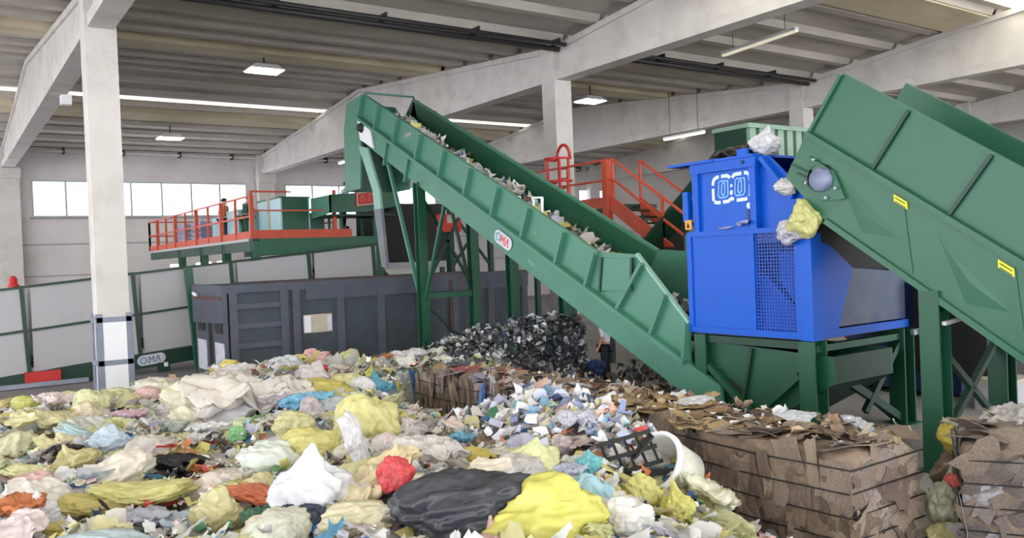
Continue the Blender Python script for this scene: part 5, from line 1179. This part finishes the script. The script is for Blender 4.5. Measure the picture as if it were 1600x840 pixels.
p = at_x(841, 318, XF+.3); wf = thing('plastic_offcut', 'small white square plastic piece sticking out of the incline belt waste', 'plastic piece', p)
bar('side', p+Vector((0, .15, -.2)), p+Vector((0, .2, .15)), .05, .04, 'white', wf); bar('side', p+Vector((0, .2, .15)), p+Vector((0, -.15, .12)), .05, .04, 'white', wf); bar('side', p+Vector((0, -.15, .12)), p+Vector((0, -.12, -.2)), .05, .04, 'white', wf)
# a bed of waste lying along the belt
n = 800
y = rng.uniform(9.5, 22.5, n); x = rng.uniform(XF+.15, XR-.15, n); z = np.array([zs(v) for v in y])+.12+.22*rng.random(n)*(1-((x-11.4)/.8)**2)
tag(scraps('belt_scraps', np.column_stack([x, y, z]), np.tile((0, -.4, .9), (n, 1)), (.12, .4), pick(PAL, n, WT), bend=.5, flat=.5), 'thin bed of mixed waste riding on the incline belt', 'scraps', kind='stuff')
p = at_x(1180, 228, BX0+.25); put_bag('white_bag', KINDS['tied'][0], (BX0+.35, 8.55, Z2+.2), (.26, .3, .26), (226, 226, 236), 'white bag draped on the top edge of the blue machine')
put_bag('white_film', KINDS['film'][3], (12.4, 8.25, Z2+.12), (.5, .22, .12), (226, 222, 214), 'flat cream film on the lid of the blue machine', 'plastic film')
put_bag('dark_film', KINDS['film'][1], (BX0+.4, 9.05, Z2+.12), (.3, .5, .3), (70, 62, 58), 'dark scraps heaped behind the white bag on the blue machine', 'plastic film')
put_bag('white_clump', KINDS['blob'][3], at_x(1227, 291, BX0-.02), (.17, .17, .17), (222, 222, 222), 'white clump stuck between the blue hood and the feed conveyor')
put_bag('yellow_bag', KINDS['blob'][1], at_x(1258, 341, BX0-.12), (.24, .27, .36), (214, 212, 130), 'pale yellow bag hanging under the feed conveyor head')
put_bag('white_bag', KINDS['blob'][5], at_x(1236, 362, BX0-.1), (.2, .3, .26), (206, 204, 220), 'whitish bag hanging over the blue mesh guard')
put_bag('white_clump', KINDS['film'][0], at_x(1162, 350, BX0+.0), (.1, .16, .12), (190, 204, 236), 'small pale film caught on the blue ledge', 'plastic film')
put_bag('white_clump', KINDS['film'][2], at_x(1136, 356, BX0-.0), (.06, .16, .05), (220, 226, 240), 'flat white scrap lying on the blue ledge', 'scrap')

# ================================================================== PEOPLE
def person(label, loc, rz, shirt, lower, lean=0.0, armL=None, armR=None, apron=None, height=1.75, haircol='hair', headturn=0.0):
    k = height/1.75
    t = thing('person', label, 'person', loc); t.rotation_euler = (0, 0, rz)
    sl_, cl_ = math.sin(lean), math.cos(lean)
    def up(p):                        # lean the upper body forward (+Y) about the hips
        x, y, z = p; z -= .95; return (x*k, (y*cl_+z*sl_)*k, (.95+z*cl_-y*sl_)*k)
    J = {'pelvis': ((0, 0, .97*k), .145), 'waist': (up((0, 0, 1.10)), .135), 'chest': (up((0, .01, 1.30)), .16), 'upchest': (up((0, 0, 1.42)), .12), 'neck': (up((0, .01, 1.50)), .055), 'jaw': (up((0, .04, 1.575)), .075), 'head': (up((0, .03, 1.65)), .098), 'crown': (up((0, .015, 1.71)), .075), 'nose': (up((0, .145, 1.63)), .014)}
    E_ = [('pelvis', 'waist'), ('waist', 'chest'), ('chest', 'upchest'), ('upchest', 'neck'), ('neck', 'jaw'), ('jaw', 'head'), ('head', 'crown'), ('head', 'nose')]
    for s, nm, arm in ((-1, 'L', armL), (1, 'R', armR)):
        el, ha = arm if arm else ((.25, -.02, 1.14), (.27, .10, .90))
        J['hip'+nm] = ((s*.095*k, 0, .90*k), .1); J['knee'+nm] = ((s*.11*k, .02, .50*k), .065); J['ankle'+nm] = ((s*.12*k, -.02, .09*k), .045); J['toe'+nm] = ((s*.14*k, .17, .035*k), .035)
        J['sho'+nm] = (up((s*.18, 0, 1.42)), .065); J['elb'+nm] = (up((s*el[0], el[1], el[2])), .043); J['wri'+nm] = (up((s*ha[0], ha[1], ha[2])), .03)
        d = (Vector(J['wri'+nm][0])-Vector(J['elb'+nm][0])).normalized(); w_ = Vector(J['wri'+nm][0]); sd = d.cross(Vector((0, 1, 0))).normalized() if abs(d.y) < .9 else Vector((1, 0, 0)); th = sd.cross(d)
        J['palm'+nm] = (tuple(w_+d*.07), .034)
        E_ += [('pelvis', 'hip'+nm), ('hip'+nm, 'knee'+nm), ('knee'+nm, 'ankle'+nm), ('ankle'+nm, 'toe'+nm), ('upchest', 'sho'+nm), ('sho'+nm, 'elb'+nm), ('elb'+nm, 'wri'+nm), ('wri'+nm, 'palm'+nm)]
        for q, (o_, ln) in enumerate(((-.03, .075), (-.01, .09), (.01, .085), (.03, .065))):
            J['f%d%s' % (q, nm)] = (tuple(w_+d*.11+sd*o_), .009); J['g%d%s' % (q, nm)] = (tuple(w_+d*(.11+ln*.8)+sd*o_+th*.025), .008); E_ += [('palm'+nm, 'f%d%s' % (q, nm)), ('f%d%s' % (q, nm), 'g%d%s' % (q, nm))]
        J['t'+nm] = (tuple(w_+d*.06+sd*-.05+th*.02), .01); J['u'+nm] = (tuple(w_+d*.1+sd*-.065+th*.03), .009); E_ += [('palm'+nm, 't'+nm), ('t'+nm, 'u'+nm)]
        J['ear'+nm] = (up((s*.088, .02, 1.635)), .016); E_ += [('head', 'ear'+nm)]
    def skin(name, keys, grow, m, root):
        ks = [q for q in J if q in keys]; ix = {q: i for i, q in enumerate(ks)}
        me = bpy.data.meshes.new(name); me.from_pydata([J[q][0] for q in ks], [(ix[a], ix[b]) for a, b in E_ if a in ix and b in ix], [])
        o = bpy.data.objects.new(name, me); COL.objects.link(o); o.parent = t
        md = o.modifiers.new('skin', 'SKIN'); md.use_smooth_shade = True
        sv = me.skin_vertices[0].data if me.skin_vertices else None
        for q in ks:
            r = J[q][1]*k*grow; fl = .72 if q in ('chest', 'waist', 'upchest') else .8 if q == 'pelvis' else 1.0
            me.skin_vertices[0].data[ix[q]].radius = (r, r*fl)
            me.skin_vertices[0].data[ix[q]].use_root = (q == root)
        sb = o.modifiers.new('round', 'SUBSURF'); sb.levels = 1; sb.render_levels = 2
        me.materials.append(MATS[m]); return o
    skin('body', set(J), 1.0, 'skin', 'pelvis')
    skin('shirt', {'pelvis', 'waist', 'chest', 'upchest', 'shoL', 'shoR', 'elbL', 'elbR'} if True else None, 1.14, shirt, 'pelvis')
    skin('trousers', {'pelvis', 'hipL', 'hipR', 'kneeL', 'kneeR', 'ankleL', 'ankleR'}, 1.2, lower, 'pelvis')
    for s in (-1, 1):
        v, f = lathe([(0, -.05), (.05, -.045), (.055, .03), (.03, .06), (0, .065)], 10)
        me = bpy.data.meshes.new('shoe'); me.from_pydata([(p[0]*.85+s*.125*k, p[1]*2.2+.06, max(p[2], -.04)+.045) for p in v], [], f); me.materials.append(MATS['black']); o = bpy.data.objects.new('shoe', me); COL.objects.link(o); o.parent = t
        c = Vector(up((s*.034, .118, 1.655))); v, f = lathe([(0, -.012), (.01, -.006), (.012, 0), (.01, .006), (0, .012)], 8, c)
        me = bpy.data.meshes.new('eye'); me.from_pydata(v, [], f); me.materials.append(MATS['black']); o = bpy.data.objects.new('eye', me); COL.objects.link(o); o.parent = t
    bm = bmesh.new(); bmesh.ops.create_icosphere(bm, subdivisions=3, radius=1.0); c = Vector(up((0, .0, 1.685)))
    for v in bm.verts:
        q = v.co; r = 1+.06*noise.noise(q*5); v.co = Vector((q.x*.105, q.y*.118, max(q.z, -.55 if q.y < .1 else .12)*.1))*k*r + c
    me = bpy.data.meshes.new('hair'); bm.to_mesh(me); bm.free(); me.polygons.foreach_set('use_smooth', [True]*len(me.polygons)); me.materials.append(MATS[haircol]); o = bpy.data.objects.new('hair', me); COL.objects.link(o); o.parent = t
    v = []; f = []; mm = Vector(up((0, .112, 1.585)))
    me = bpy.data.meshes.new('mouth'); me.from_pydata(boxv(tuple(mm-Vector((.025, .004, .006))), tuple(mm+Vector((.025, .006, .006)))), [], BOXF); me.materials.append(MATS['red_pale']); o = bpy.data.objects.new('mouth', me); COL.objects.link(o); o.parent = t
    if apron:
        me = bpy.data.meshes.new('apron'); vs_ = []
        for i, z in enumerate((.55, .85, 1.05, 1.25, 1.4)):
            for j in range(7):
                a = (j/6-.5)*2.2; r = .2; vs_.append(up((r*math.sin(a), r*.85*math.cos(a), z)) if z > .95 else (r*1.05*math.sin(a)*k, r*.95*math.cos(a)*k, z*k))
        me.from_pydata(vs_, [], [(i*7+j, i*7+j+1, (i+1)*7+j+1, (i+1)*7+j) for i in range(4) for j in range(6)]); me.materials.append(MATS[apron]); o = bpy.data.objects.new('apron', me); COL.objects.link(o); o.parent = t
        so_ = o.modifiers.new('thick', 'SOLIDIFY'); so_.thickness = .012
    return t
person('worker in white shirt and dark trousers by the dark bales, head hidden behind the conveyor', (12.62, 14.5, 0), 0.5, 'shirt_white', 'trousers', lean=.05, height=1.64)
person('worker in brown shirt and dark apron standing on the platform before the windows', (9.25, 33.05-.35, PZ_), -1.2, 'apron_brown', 'trousers', lean=.12, apron='trousers')
person('worker in dark green with white gloves beside the large sorting box', (9.45, 30.75, PZ_), -1.3, 'green_cloth', 'green_cloth', lean=.35, armL=((.28, .2, 1.2), (.2, .45, 1.15)), armR=((.28, .2, 1.2), (.2, .45, 1.15)))
person('worker in pale cyan shirt with dark hair behind the receiving hopper', (12.6, 29.0, PZ_+.35), -2.4, 'shirt_cyan', 'trousers', lean=.25)
